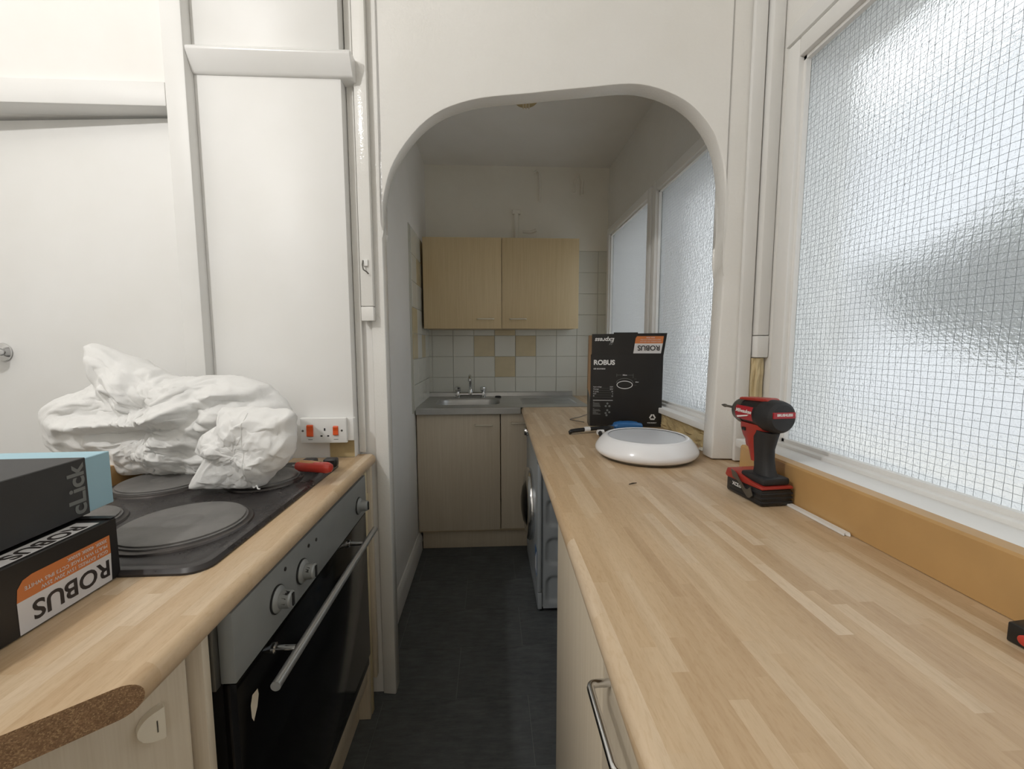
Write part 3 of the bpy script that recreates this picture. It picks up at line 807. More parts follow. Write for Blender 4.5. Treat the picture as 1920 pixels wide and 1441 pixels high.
# ---- hob
hb = thing('electric_hob', 'black enamel hob with four solid plates set into the left worktop', 'hob', (-0.725, 0.98, WT)); off = hb.location
HX0, HX1, HY0, HY1 = -0.985, -0.468, 0.668, 1.302
bm = bm_new(); r_ = 0.035; pts = []
for cx_, cy_, a0 in ((HX1-r_, HY1-r_, 0), (HX0+r_, HY1-r_, 90), (HX0+r_, HY0+r_, 180), (HX1-r_, HY0+r_, 270)):
    for k in range(7): a = math.radians(a0+15*k); pts.append((cx_+r_*math.cos(a)-off[0], cy_+r_*math.sin(a)-off[1]))
def ringv(s, z): return [bm.verts.new((x*s[0], y*s[1], z)) for x, y in pts]
w2, h2 = (HX1-HX0)/2, (HY1-HY0)/2
def ins(d): return ((w2-d)/w2, (h2-d)/h2)
rs = [ringv(ins(0), 0.0005), ringv(ins(0), 0.004), ringv(ins(0.005), 0.010), ringv(ins(0.012), 0.0115), ringv(ins(0.020), 0.0095), ringv(ins(0.030), 0.0085)]
for a, b in zip(rs, rs[1:]):
    for i in range(len(pts)): bm.faces.new((a[i], a[(i+1) % len(pts)], b[(i+1) % len(pts)], b[i]))
bm.faces.new(rs[-1]); bm.faces.new(rs[0][::-1])
finish('hob_top', bm, 'hob', hb, True, 30)
def hot_plate(x, y, r):
    bm = bm_new(); lathe(bm, [(r+0.016, 0.0086), (r+0.014, 0.0120), (r+0.007, 0.0130), (r+0.006, 0.0140)], 56)
    p = finish('plate_surround', bm, 'platering', hb, True, 40, loc=(x-off[0], y-off[1], 0))
    bm = bm_new(); lathe(bm, [(r+0.005, 0.0135), (r+0.005, 0.0165), (r+0.001, 0.0175), (r+0.001, 0.0205), (r-0.003, 0.0225), (r*0.36, 0.0225), (r*0.34, 0.0217), (r*0.30, 0.0217), (r*0.28, 0.0225), (0.004, 0.0225)], 56)
    finish('hot_plate', bm, 'castiron', hb, True, 30, loc=(x-off[0], y-off[1], 0))
hot_plate(-0.617, 0.838, 0.105); hot_plate(-0.858, 0.855, 0.080); hot_plate(-0.858, 1.115, 0.098); hot_plate(-0.612, 1.130, 0.080)

# ---- wall unit over the sink
wu = thing('wall_cupboard', 'maple double-door wall cupboard above the sink', 'cupboard', (0.075, 2.9, 1.378)); off = wu.location
cuboid('carcass', -0.425, 0.575, 2.742, BACK-0.012, 1.382, 1.950, 'carcass', wu, 0.001, off=off)
for x0, x1, hx in ((-0.4255, 0.0735, -0.03), (0.0765, 0.5755, 0.18)):
    d = cuboid('cupboard_door', x0, x1, 2.722, 2.740, 1.379, 1.953, 'maple_wall', wu, 0.0015, off=off)
    bar_handle(d, Vector((hx, 2.722, 1.440))-Vector(off), 0.104, (1, 0, 0), (0, -1, 0), 'satin', 0.0045, 0.026)

# ---- sink base unit
su = thing('sink_cabinet', 'maple sink base cabinet with two doors at the end of the floor', 'cabinet', (0.05, 2.7, 0)); off = su.location
for x0, x1, z0, z1 in ((LX+0.006, LX+0.022, 0.12, 0.86), (0.584, 0.60, 0.12, 0.86), (LX+0.023, 0.583, 0.12, 0.136)):
    cuboid('carcass_panel', x0, x1, 2.502, 3.02, z0, z1, 'carcass', su, 0.001, off=off)
cuboid('carcass_back', LX+0.023, 0.583, 3.005, 3.02, 0.137, 0.70, 'carcass', su, off=off)
d = cuboid('cabinet_door', LX+0.006, 0.055, 2.482, 2.500, 0.136, 0.858, 'maple', su, 0.0025, off=off)
bar_handle(d, Vector((-0.043, 2.482, 0.795))-Vector(off), 0.104, (1, 0, 0), (0, -1, 0), 'satin', 0.0045, 0.026)
d = cuboid('cabinet_door', 0.060, 0.60, 2.479, 2.497, 0.142, 0.860, 'maple', su, 0.0025, off=off)
bar_handle(d, Vector((0.175, 2.479, 0.806))-Vector(off), 0.104, (1, 0, 0), (0, -1, 0), 'satin', 0.0045, 0.026)
cuboid('plinth', LX+0.020, 0.60, 2.535, 2.551, 0.001, 0.132, 'maple', su, 0.001, off=off)

# ---- stainless sink
sk = thing('steel_sink', 'stainless steel inset sink with drainer under the wall cupboard', 'sink', (0.07, 2.74, WT)); off = sk.location
SX0, SX1, SY0, SY1 = LX+0.008, 0.597, 2.466, 3.030
def sink_top():
    bm = bm_new()
    bx0, bx1, by0, by1, br = -0.352, 0.060, 2.570, 2.905, 0.075
    nseg = 8
    hole = []
    for cx_, cy_, a0 in ((bx1-br, by1-br, 0), (bx0+br, by1-br, 90), (bx0+br, by0+br, 180), (bx1-br, by0+br, 270)):
        for k in range(nseg+1): a = math.radians(a0+90*k/nseg); hole.append((cx_+br*math.cos(a), cy_+br*math.sin(a)))
    n = len(hole); cx_, cy_ = (bx0+bx1)/2, (by0+by1)/2
    rx1 = 0.12
    def outer(p):   # map hole point to the rectangle round the bowl
        dx, dy = p[0]-cx_, p[1]-cy_
        t = min(((SX0-cx_) if dx < 0 else (rx1-cx_))/dx if abs(dx) > 1e-9 else 1e9, ((SY0-cy_) if dy < 0 else (SY1-cy_))/dy if abs(dy) > 1e-9 else 1e9)
        return (cx_+dx*t, cy_+dy*t)
    V = lambda x, y, z: bm.verts.new((x-off[0], y-off[1], z))
    r0 = [V(*outer(p), 0.004) for p in hole]; r1 = [V(*p, 0.004) for p in hole]
    def scl(s, z): return [V(cx_+(p[0]-cx_)*s, cy_+(p[1]-cy_)*s, z) for p in hole]
    r2 = scl(0.985, 0.0015); r3 = scl(0.95, -0.02); r4 = scl(0.90, -0.135); r5 = scl(0.80, -0.150); r6 = scl(0.10, -0.156)
    for a, b in zip((r0, r1, r2, r3, r4, r5), (r1, r2, r3, r4, r5, r6)):
        for i in range(n): bm.faces.new((a[i], a[(i+1) % n], b[(i+1) % n], b[i]))
    bm.faces.new(r6)
    # fill rectangle corners
    for qx, qy in ((SX0, SY0), (rx1, SY0), (rx1, SY1), (SX0, SY1)):
        c = V(qx, qy, 0.004)
        best = [i for i in range(n) if False]
        for i in range(n):
            p, q = r0[i].co, r0[(i+1) % n].co
            X, Y = qx-off[0], qy-off[1]
            if (abs(p.x-X) < 1e-6 and abs(q.y-Y) < 1e-6) or (abs(p.y-Y) < 1e-6 and abs(q.x-X) < 1e-6):
                if (p-q).length > 1e-5: bm.faces.new((r0[i], c, r0[(i+1) % n])); break
    return finish('bowl', bm, 'steel', sk, True, 35)
sink_top()
bm = bm_new(); box(bm, 0.12-off[0], SX1-off[0], SY0-off[1], SY1-off[1], 0.0, 0.004); 
dr_ = finish('drainer', bm, 'steel', sk)
for k in range(6):
    bm = bm_new(); y = 2.60+0.05*k-off[1]; tube(bm, [(0.20-off[0], y, 0.0035), (0.22-off[0], y, 0.006), (0.53-off[0], y, 0.006), (0.55-off[0], y, 0.0035)], 0.0035, 6); finish('drainer_rib', bm, 'steel', dr_, True)
bm = bm_new(); prism(bm, [(SY0-off[1], 0.004), (SY0-0.010-off[1], 0.002), (SY0-0.015-off[1], -0.006), (SY0-0.015-off[1], -0.036), (SY0-0.004-off[1], -0.038), (SY0-0.002-off[1], -0.004)], 0.62, 'X', SX0-off[0]); finish('front_lip', bm, 'steel', sk, True, 30)
bm = bm_new(); prism(bm, [(SY1-off[1], 0.003), (SY1-0.022-off[1], 0.003), (SY1-0.018-off[1], 0.03), (SY1-0.012-off[1], 0.034), (SY1-off[1], 0.034)], SX1-SX0, 'X', SX0-off[0]); finish('back_upstand', bm, 'steel', sk, True, 30)
bm = bm_new(); lathe(bm, [(0.026, -0.158), (0.026, -0.150), (0.020, -0.149), (0.004, -0.152)], 20, 'Z', (-0.146-off[0], 2.737-off[1], 0)); finish('waste', bm, 'chrome', sk, True)
bm = bm_new(); lathe(bm, [(0.022, 0.0045), (0.023, 0.009), (0.018, 0.014), (0.004, 0.015)], 20, 'Z', (0.052-off[0], 2.935-off[1], 0))
pg = finish('plug', bm, 'rubber', sk, True)

# ---- bridge mixer tap
tp = thing('mixer_tap', 'chrome bridge mixer tap standing behind the sink bowl', 'tap', (-0.143, 2.945, WT+0.0045))
bm = bm_new(); tube(bm, [(-0.105, 0, 0.022), (0.105, 0, 0.022)], 0.013, 14); finish('bridge', bm, 'chrome', tp, True, 50)
for s in (-1, 1):
    bm = bm_new(); lathe(bm, [(0.020, 0.0), (0.020, 0.006), (0.013, 0.010), (0.013, 0.036), (0.010, 0.042)], 18, 'Z', (s*0.09, 0, 0)); finish('pillar', bm, 'chrome', tp, True)
    bm = bm_new(); lathe(bm, [(0.010, 0.040), (0.020, 0.046), (0.022, 0.060), (0.020, 0.072), (0.008, 0.076)], 8, 'Z', (s*0.09, 0, 0)); finish('tap_head', bm, 'chrome', tp, True, 30)
bm = bm_new(); lathe(bm, [(0.017, 0.020), (0.018, 0.045), (0.014, 0.055), (0.012, 0.06)], 18); finish('spout_base', bm, 'chrome', tp, True)
bm = bm_new(); tube(bm, catmull([(0, 0, 0.05), (0, -0.005, 0.10), (0, -0.035, 0.145), (0, -0.085, 0.160), (0, -0.135, 0.148), (0, -0.15, 0.128)], 5), 0.0095, 12); finish('spout', bm, 'chrome', tp, True, 60)

# ---- washing machine
wm = thing('washing_machine', 'silver front-loading washing machine under the recess worktop', 'washing machine', (0.5, 2.16, 0)); off = wm.location
MX0, MX1, MY0, MY1 = 0.214, 0.745, 1.866, 2.446
def machine_side():
    bm = bm_new(); ny, nz = 60, 96; w, h = MX1-0.028-MX0-0.004, 0.845-0.022
    g = []
    def rr(u, v, cu, cv, hw, hh, r):
        dx, dy = max(abs(u-cu)-(hw-r), 0), max(abs(v-cv)-(hh-r), 0); return math.hypot(dx, dy)-r
    for j in range(nz+1):
        row = []
        for i in range(ny+1):
            u, v = w*i/ny, h*j/nz; d = 0.0
            for cv in (0.092, 0.280, 0.468, 0.656):
                s = rr(u, v, 0.100, cv, 0.088, 0.068, 0.035)
                if s < 0: d = max(d, 0.011*min(1, -s/0.012))
                s2 = rr(u, v, 0.125, cv+0.004, 0.055, 0.034, 0.018)
                if s2 < 0: d = max(0.0, d - 0.008*min(1, -s2/0.008))
                s = rr(u, v, 0.34, cv, 0.085, 0.068, 0.035)
                if s < 0: d = max(d, 0.011*min(1, -s/0.012))
            row.append(bm.verts.new((MX0+0.028+u-off[0], MY0+d-off[1], 0.022+v)))
        g.append(row)
    for j in range(nz):
        for i in range(ny): bm.faces.new((g[j][i], g[j][i+1], g[j+1][i+1], g[j+1][i]))
    return finish('side_panel', bm, 'machine', wm, True, 60)
machine_side()
cuboid('cabinet_shell', MX0+0.020, MX1, MY0+0.014, MY1, 0.020, 0.845, 'machine', wm, 0.004, off=off)
fp = cuboid('front_panel', MX0, MX0+0.022, MY0-0.001, MY1, 0.100, 0.722, 'machine', wm, 0.008, 3, off=off)
kp = cuboid('kick_panel', MX0+0.003, MX0+0.024, MY0+0.001, MY1-0.002, 0.016, 0.097, 'machine', wm, 0.004, off=off)
cp = cuboid('control_panel', MX0-0.004, MX0+0.022, MY0-0.001, MY1, 0.726, 0.845, 'machine', wm, 0.006, 3, off=off)
cyl = (MY0+MY1)/2
bm = bm_new(); lathe(bm, [(0.185, 0.0), (0.188, -0.018), (0.178, -0.030), (0.150, -0.034), (0.128, -0.026), (0.120, -0.012)], 56, 'X', (MX0-off[0], cyl-off[1], 0.43), cap=False)
dw = finish('porthole_door', bm, 'chrome', wm, True, 50)
bm = bm_new(); lathe(bm, [(0.122, -0.010), (0.118, -0.028), (0.090, -0.046), (0.040, -0.055), (0.004, -0.056)], 48, 'X', (MX0-off[0], cyl-off[1], 0.43)); finish('door_glass', bm, 'blackglass', dw, True)
bm = bm_new(); lathe(bm, [(0.026, 0.0), (0.027, -0.010), (0.022, -0.024), (0.006, -0.026)], 28, 'X', (MX0-0.004-off[0], 2.30-off[1], 0.79)); finish('programme_knob', bm, 'chrome', cp, True)
cuboid('detergent_drawer', MX0-0.007, MX0-0.003, 1.90, 2.06, 0.745, 0.830, 'machine', cp, 0.0015, off=off)
cuboid('filter_flap', MX0-0.0035, MX0+0.002, 2.34, 2.44, 0.115, 0.20, 'machine', fp, 0.001, off=off)
cuboid('energy_sticker', MX0-0.0012, MX0-0.0004, 1.885, 1.955, 0.17, 0.30, 'blue', fp, off=off)
for k in range(3): cuboid('sticker_print', MX0-0.0018, MX0-0.0011, 1.892+0.02*k, 1.906+0.02*k, 0.185, 0.285-0.02*k, 'print_white', fp, off=off)
for x, y in ((MX0+0.06, MY0+0.06), (MX1-0.06, MY0+0.06), (MX0+0.06, MY1-0.06), (MX1-0.06, MY1-0.06)):
    bm = bm_new(); lathe(bm, [(0.022, 0.0005), (0.022, 0.010), (0.012, 0.013), (0.012, 0.024)], 16, 'Z', (x-off[0], y-off[1], 0)); finish('foot', bm, 'rubber', wm, True)

# ---- cooker control socket
so = thing('cooker_switch', 'white cooker switch and socket with two orange rockers', 'socket', (-0.575, 1.389, 0.94)); off = so.location
SOX0, SOX1 = -0.612, -0.452
SZ = 0.998
cuboid('back_box', SOX0+0.004, SOX1+0.004, 1.364, 1.3895, 0.962, 1.036, 'plastic_white', so, 0.002, off=off)
cuboid('face_plate', SOX0, SOX1-0.014, 1.350, 1.364, 0.957, 1.040, 'plastic_white', so, 0.003, 3, off=off)
for x, w, h in ((-0.581, 0.020, 0.040), (-0.500, 0.0160, 0.032)):
    bm = bm_new(); prism(bm, [(1.3505-off[1], SZ-h/2-off[2]), (1.3440-off[1], SZ-h/2+0.003-off[2]), (1.3475-off[1], SZ-off[2]), (1.3455-off[1], SZ+h/2-0.003-off[2]), (1.3505-off[1], SZ+h/2-off[2])], w, 'X', x-w/2-off[0]); bevel(bm, 0.001, 1)
    finish('rocker', bm, 'orange', so, True, 30)
    cuboid('printed_word', x-0.007, x+0.007, 1.3496, 1.3499, 0.9685, 0.9702, 'print_grey', so, off=off)
for dx, dz, w, h in ((0, 0.004, 0.0042, 0.0085), (-0.0105, -0.017, 0.0062, 0.0042), (0.0105, -0.017, 0.0062, 0.0042)):
    cuboid('socket_slot', -0.535+dx-w/2, -0.535+dx+w/2, 1.3492, 1.3500, SZ+dz-h/2, SZ+dz+h/2, 'black', so, off=off)
for x in (-0.604, -0.481):
    bm = bm_new(); lathe(bm, [(0.0036, 0.0), (0.0034, -0.0008), (0.001, -0.001)], 12, 'Y', (x-off[0], 1.350-off[1], SZ-off[2])); finish('screw', bm, 'grey', so, True)
tag(cuboid('bare_plaster_patch', -0.535, -0.4555, 1.3880, 1.3897, 0.9005, 0.956, 'plaster'), 'strip of bare plaster under the cooker switch', 'plaster', kind='structure')

# ================================================================== LOOSE THINGS
# ---- impact driver
ds = thing('impact_driver', 'red and black cordless impact driver standing on its battery', 'drill', (0.648, 0.952, WT), math.radians(5))
# local: +y = nose, z up.  battery
bm = bm_new(); box(bm, -0.039, 0.039, -0.060, 0.064, 0.001, 0.040); bevel(bm, 0.006, 2); bt_ = finish('battery', bm, 'black', ds, True)
for k in range(3):
    bm = bm_new(); box(bm, -0.0405, 0.0405, -0.0615, 0.05, 0.008+0.010*k, 0.0125+0.010*k); bevel(bm, 0.001, 1); finish('battery_rib', bm, 'rubber', bt_)
bm = bm_new(); prism(bm, [(-0.062, 0.0405), (-0.062, 0.047), (-0.020, 0.050), (0.028, 0.060), (0.062, 0.060), (0.070, 0.040), (0.060, 0.036)], 0.080, 'X', -0.040); bevel(bm, 0.003, 2); finish('battery_collar', bm, 'red', ds, True, 40)
bm = bm_new(); box(bm, -0.034, 0.034, -0.058, 0.020, 0.048, 0.066); bevel(bm, 0.006, 2); finish('grip_foot', bm, 'rubber', ds, True, 40)
text('printed_lettering', 'XC5.0', 0.012, 'print_white', bt_, (-0.0408, 0.022, 0.027), (PI/2, 0, -PI/2), bold=0.0004)
bm = bm_new(); pts_ = arc_path([(-0.0425, 0.040, 0.052), (-0.0445, 0.020, 0.050), (-0.0460, 0.000, 0.034), (-0.0460, -0.022, 0.018), (-0.0450, -0.034, 0.030)], 0.008, 4)
pv = None
for p in pts_:
    ring = [bm.verts.new(p+Vector(q)) for q in ((0, -0.004, -0.009), (0, 0.004, 0.009), (0.002, 0.004, 0.009), (0.002, -0.004, -0.009))]
    if pv:
        for k in range(4): bm.faces.new((pv[k], pv[(k+1) % 4], ring[(k+1) % 4], ring[k]))
    else: bm.faces.new(ring[::-1])
    pv = ring
bm.faces.new(pv); finish('belt_clip', bm, 'grey', ds, True)
# grip: swept oval sections
def oval_sweep(secs, n=20):
    bm = bm_new(); rings = []
    for (y, z, hw, hl, tilt) in secs:
        ring = []
        for k in range(n):
            a = 2*PI*k/n; cx_, cy_ = math.cos(a), math.sin(a)
            px = hw*abs(cx_)**0.8*(1 if cx_ > 0 else -1); py = hl*abs(cy_)**0.8*(1 if cy_ > 0 else -1)
            ring.append(bm.verts.new((px, y+py*math.cos(tilt), z+py*math.sin(tilt))))
        rings.append(ring)
    for a, b in zip(rings, rings[1:]):
        for k in range(n): bm.faces.new((a[k], a[(k+1) % n], b[(k+1) % n], b[k]))
    bm.faces.new(rings[0][::-1]); bm.faces.new(rings[-1]); return bm
finish('grip', oval_sweep([(-0.022, 0.062, 0.021, 0.030, 0), (-0.018, 0.080, 0.018, 0.025, 0), (-0.014, 0.105, 0.0175, 0.024, 0.1), (-0.012, 0.130, 0.018, 0.025, 0.15), (-0.012, 0.150, 0.020, 0.030, 0.2), (-0.012, 0.170, 0.022, 0.036, 0.1)]), 'rubber', ds, True, 60)
finish('trigger_housing', oval_sweep([(0.004, 0.092, 0.0165, 0.012, 0), (0.010, 0.115, 0.0175, 0.014, 0), (0.016, 0.135, 0.019, 0.018, 0), (0.020, 0.150, 0.021, 0.030, 0), (0.014, 0.166, 0.024, 0.044, 0), (0.010, 0.182, 0.026, 0.048, 0)]), 'red', ds, True, 60)
bm = bm_new(); prism(bm, [(0.030, 0.118), (0.040, 0.122), (0.044, 0.134), (0.042, 0.150), (0.030, 0.152)], 0.016, 'X', -0.008); bevel(bm, 0.002, 2); finish('trigger', bm, 'red', ds, True)
HZ = 0.207
bm = bm_new(); lathe(bm, [(0.018, 0.072), (0.026, 0.068), (0.030, 0.055), (0.0325, 0.030), (0.034, -0.005), (0.0345, -0.024)], 36, 'Y', (0, 0, HZ)); finish('motor_housing', bm, 'black', ds, True, 40)
bm = bm_new(); lathe(bm, [(0.0355, -0.018), (0.0375, -0.026), (0.0380, -0.048), (0.0355, -0.060), (0.0290, -0.066), (0.006, -0.068)], 36, 'Y', (0, 0, HZ)); ec = finish('end_cap', bm, 'rubber', ds, True, 25)
bm = bm_new(); prism(bm, [(-0.040, HZ+0.032), (0.062, HZ+0.026), (0.058, HZ+0.034), (-0.028, HZ+0.040)], 0.036, 'X', -0.018); bevel(bm, 0.004, 2); finish('top_shell', bm, 'red', ds, True)
bm = bm_new(); lathe(bm, [(0.0335, 0.040), (0.0330, 0.058), (0.028, 0.072), (0.019, 0.079), (0.012, 0.081)], 32, 'Y', (0, 0, HZ)); finish('nose_cover', bm, 'grey', ds, True, 40)
bm = bm_new(); lathe(bm, [(0.010, 0.078), (0.010, 0.094), (0.0075, 0.097)], 20, 'Y', (0, 0, HZ)); finish('chuck', bm, 'grey', ds, True)
bm = bm_new(); lathe(bm, [(0.0032, 0.094), (0.0032, 0.132), (0.0045, 0.134), (0.0045, 0.140), (0.001, 0.152)], 10, 'Y', (0, 0, HZ)); finish('driver_bit', bm, 'grey', ds, True)
# side badge follows the barrel
bm = bm_new(); g = []
for j in range(7):
    row = []
    for i in range(9):
        y = 0.052 - 0.060*i/8; a = PI + math.radians(28) - math.radians(58)*j/6
        R_ = 0.0338 if y < 0.03 else 0.0338 - (y-0.03)*0.06
        row.append(bm.verts.new((R_*1.02*math.cos(a), y, HZ + R_*1.02*math.sin(a)*-1)))
    g.append(row)
for j in range(6):
    for i in range(8): bm.faces.new((g[j][i], g[j][i+1], g[j+1][i+1], g[j+1][i]))
bd = finish('side_badge', bm, 'redlabel', ds, True)
text('printed_lettering', 'Milwaukee', 0.0125, 'print_white', ds, (-0.0352, 0.020, HZ+0.004), (PI/2, 0, -PI/2), bold=0.0003, shear=0.3)
bm = bm_new(); va = [bm.verts.new((-0.0352, y, HZ+z)) for y, z in ((0.042, -0.010), (0.000, -0.002), (0.006, -0.006), (0.040, -0.014))]; bm.faces.new(va); finish('lightning_stroke', bm, 'print_white', ds)
bm = bm_new(); box(bm, -0.0275, 0.0275, -0.0692, -0.064, HZ-0.001, HZ+0.013); bevel(bm, 0.001, 1); eb = finish('cap_band', bm, 'redlabel', ec)
text('printed_lettering', 'BRUSHLESS', 0.0078, 'print_white', eb, (0, -0.0694, HZ+0.007), (PI/2, 0, 0), bold=0.0003)
cuboid('direction_button', -0.0265, 0.0265, 0.022, 0.034, 0.162, 0.170, 'black', ds, 0.001)

# ---- round bulkhead lamp on the worktop
lp = thing('bulkhead_lamp', 'round white bulkhead ceiling lamp lying on the right worktop', 'lamp', (0.520, 1.352, WT))
bm = bm_new(); lathe(bm, [(0.138, 0.001), (0.150, 0.004), (0.152, 0.010)], 64); finish('base_ring', bm, 'grey', lp, True, 40)
bm = bm_new(); lathe(bm, [(0.150, 0.008), (0.160, 0.013), (0.1655, 0.020), (0.1665, 0.027), (0.1645, 0.034), (0.155, 0.049), (0.143, 0.063), (0.134, 0.0692), (0.127, 0.070), (0.124, 0.068)], 72, cap=False); finish('trim_ring', bm, 'enamel', lp, True, 60)
bm = bm_new(); lathe(bm, [(0.1255, 0.066), (0.10, 0.0665), (0.06, 0.0675), (0.005, 0.068)], 64); finish('diffuser', bm, 'diffuser', lp, True, 60)

# ---- lamp carton standing in the recess
def uvpanel(name, x0, x1, z0, z1, y, mat, parent): return cuboid(name, x0, x1, y-0.0004, y, z0, z1, mat, parent)
bx = thing('lamp_carton', 'tall black ROBUS lamp carton standing open behind the round lamp'.replace('ROBUS ', ''), 'carton', (0.455, 1.868, WT), math.radians(-9))
CW, CH, CD = 0.318, 0.330, 0.10
bm = bm_new(); box(bm, 0, CW, 0, CD, 0.001, CH); bevel(bm, 0.002, 1); cb_ = finish('carton_body', bm, 'card_black', bx, True)
bm = bm_new(); prism(bm, [(0.003, CH-0.002), (CW, CH-0.002), (CW+0.012, CH+0.094), (0.003, CH+0.090)], 0.003, 'Y', -0.001)
for v in bm.verts: v.co.y -= (v.co.z-CH)*0.05
fl_ = finish('front_flap', bm, 'card_black', bx)
bm = bm_new(); prism(bm, [(-0.011, CH-0.16), (0.001, CH-0.20), (0.004, CH+0.085), (-0.008, CH+0.085)], 0.06, 'Y', 0.004); finish('side_flap', bm, 'card_brown', bx)
bm = bm_new(); prism(bm, [(-0.006, 0.001), (0.0, 0.001), (0.0, CH-0.17), (-0.008, CH-0.17)], 0.09, 'Y', 0.005); finish('side_liner', bm, 'grey', bx)
bm = bm_new(); prism(bm, [(0.115, CH), (0.235, CH), (0.222, CH+0.100), (0.112, CH+0.100)], 0.003, 'Y', CD-0.006); finish('rear_flap', bm, 'card_black', bx)
FR = (PI/2, 0, 0)
text('printed_lettering', 'ROBUS', 0.030, 'print_white', cb_, (0.012, -0.0006, CH-0.038), FR, 'LEFT', bold=0.0011)
text('printed_lettering', 'LED BULKHEAD', 0.0075, 'print_white', cb_, (0.012, -0.0006, CH-0.066), FR, 'LEFT', bold=0.0002)
for k, (a, b) in enumerate((('Input voltage', '230V'), ('Wattage', '25W'), ('IP rating', '65'), ('CCT', '3'), ('IK', '10'))):
    text('printed_lettering', a, 0.0072, 'print_white', cb_, (0.012, -0.0006, 0.182-0.0105*k), FR, 'LEFT')
    text('printed_lettering', b, 0.0072, 'print_white', cb_, (0.101, -0.0006, 0.182-0.0105*k), FR, 'RIGHT')
    uvpanel('rule_line', 0.012, 0.101, 0.1763-0.0105*k, 0.1767-0.0105*k, -0.0002, 'print_grey', cb_)
uvpanel('rule_line', 0.012, 0.101, 0.1195, 0.1215, -0.0002, 'print_white', cb_)
rndp = random.Random(5)
for blk, n in ((0.113, 5), (0.083, 6)):
    for k in range(n): uvpanel('small_print', 0.012, 0.012+rndp.uniform(0.014, 0.036) if k else 0.018, blk-0.0050*k-0.0022, blk-0.0050*k, -0.0002, 'print_grey', cb_)
for cx_, cz_ in ((0.077, 0.106), (0.070, 0.094), (0.086, 0.094), (0.077, 0.075), (0.070, 0.062), (0.086, 0.066), (0.074, 0.052)):
    bm = bm_new(); lathe(bm, [(0.0048, 0.0), (0.0048, -0.0004)], 14, 'Y', (cx_, -0.0001, cz_)); finish('printed_dot', bm, 'print_grey', cb_)
def ring_print(cx_, cz_, rx_, rz_, w, mat, par, a0=0, a1=2*PI):
    bm = bm_new(); n = 40; pv = None
    for i in range(n+1):
        a = a0+(a1-a0)*i/n; p = [bm.verts.new((cx_+(rx_+d)*math.cos(a), -0.0005, cz_+(rz_+d)*math.sin(a))) for d in (-w/2, w/2)]
        if pv: bm.faces.new((pv[0], p[0], p[1], pv[1]))
        pv = p
    return finish('printed_ring', bm, mat, par)
ring_print(0.152, 0.192, 0.034, 0.017, 0.003, 'print_white', cb_); ring_print(0.152, 0.200, 0.037, 0.021, 0.0016, 'print_grey', cb_, 0.0, PI)
for x0, x1, z0, z1 in ((0.116, 0.138, 0.2355, 0.2365), (0.166, 0.188, 0.2355, 0.2365), (0.1155, 0.1165, 0.228, 0.242), (0.188, 0.189, 0.222, 0.242), (0.194, 0.204, 0.2185, 0.2192), (0.194, 0.204, 0.191, 0.1917)):
    uvpanel('dimension_line', x0, x1, z0, z1, -0.0002, 'print_grey', cb_)
text('printed_lettering', '302mm', 0.0065, 'print_white', cb_, (0.152, -0.0006, 0.236), FR, bold=0.0002)
text('printed_lettering', '65mm', 0.0055, 'print_white', cb_, (0.206, -0.0006, 0.205), FR, bold=0.0002)
# recycling triangle and web line
for k in range(3):
    a = PI/2 + k*2*PI/3; c = Vector((0.278+0.0085*math.cos(a+PI/3), 0, 0.046+0.0085*math.sin(a+PI/3)))
    t = Vector((-math.sin(a+PI/3), 0, math.cos(a+PI/3))); nn = Vector((math.cos(a+PI/3), 0, math.sin(a+PI/3)))
    bm = bm_new(); va = [bm.verts.new((q.x, -0.0005, q.z)) for q in (c-t*0.011-nn*0.003, c+t*0.011-nn*0.003, c+t*0.009+nn*0.0035, c-t*0.009+nn*0.0035)]; bm.faces.new(va); finish('recycling_mark', bm, 'print_white', cb_)
text('printed_lettering', 'ROBUSDIRECT', 0.0062, 'print_white', cb_, (0.276, -0.0006, 0.020), FR, bold=0.0002)
# flap label (upside down)
lab = bm_new(); va = [lab.verts.new(p) for p in ((0.186, -0.0022, CH+0.004), (0.306, -0.0022, CH+0.004), (0.312, -0.0066, CH+0.048), (0.191, -0.0066, CH+0.048))]; lab.faces.new(va)
lo = finish('white_label', lab, 'label_white', fl_); lo['label'] = 'white printed label'
lab = bm_new(); va = [lab.verts.new(p) for p in ((0.191, -0.0066, CH+0.048), (0.312, -0.0066, CH+0.048), (0.315, -0.0086, CH+0.080), (0.200, -0.0086, CH+0.080), (0.194, -0.0080, CH+0.072))]; lab.faces.new(va)
lo = finish('orange_label', lab, 'label_orange', fl_); lo['label'] = 'orange printed label'
UP = (PI/2, PI, 0)
text('printed_lettering', 'ROBUS', 0.031, 'print_dark', fl_, (0.252, -0.0064, CH+0.029), UP, bold=0.0006)
for k, s_ in enumerate(('GOLF EXPRESS 15W 20W 25W', 'MULTI WATTAGE CCT3 IP65', '3000K 4000K')):
    text('printed_lettering', s_, 0.0068, 'label_white', fl_, (0.258, -0.0098, CH+0.056+0.009*k), UP)
text('printed_lettering', 'Express', 0.027, 'print_white', fl_, (0.060, -0.0056, CH+0.064), UP, bold=0.0006, shear=0.25)
for k in range(2):
    bm = bm_new(); va = [bm.verts.new((0.078+0.008*k+dx, -0.0050, CH+0.040+dz)) for dx, dz in ((0, 0), (0.010, 0.008), (0.004, 0.010))]; bm.faces.new(va); finish('printed_arrow', bm, 'print_grey', fl_)

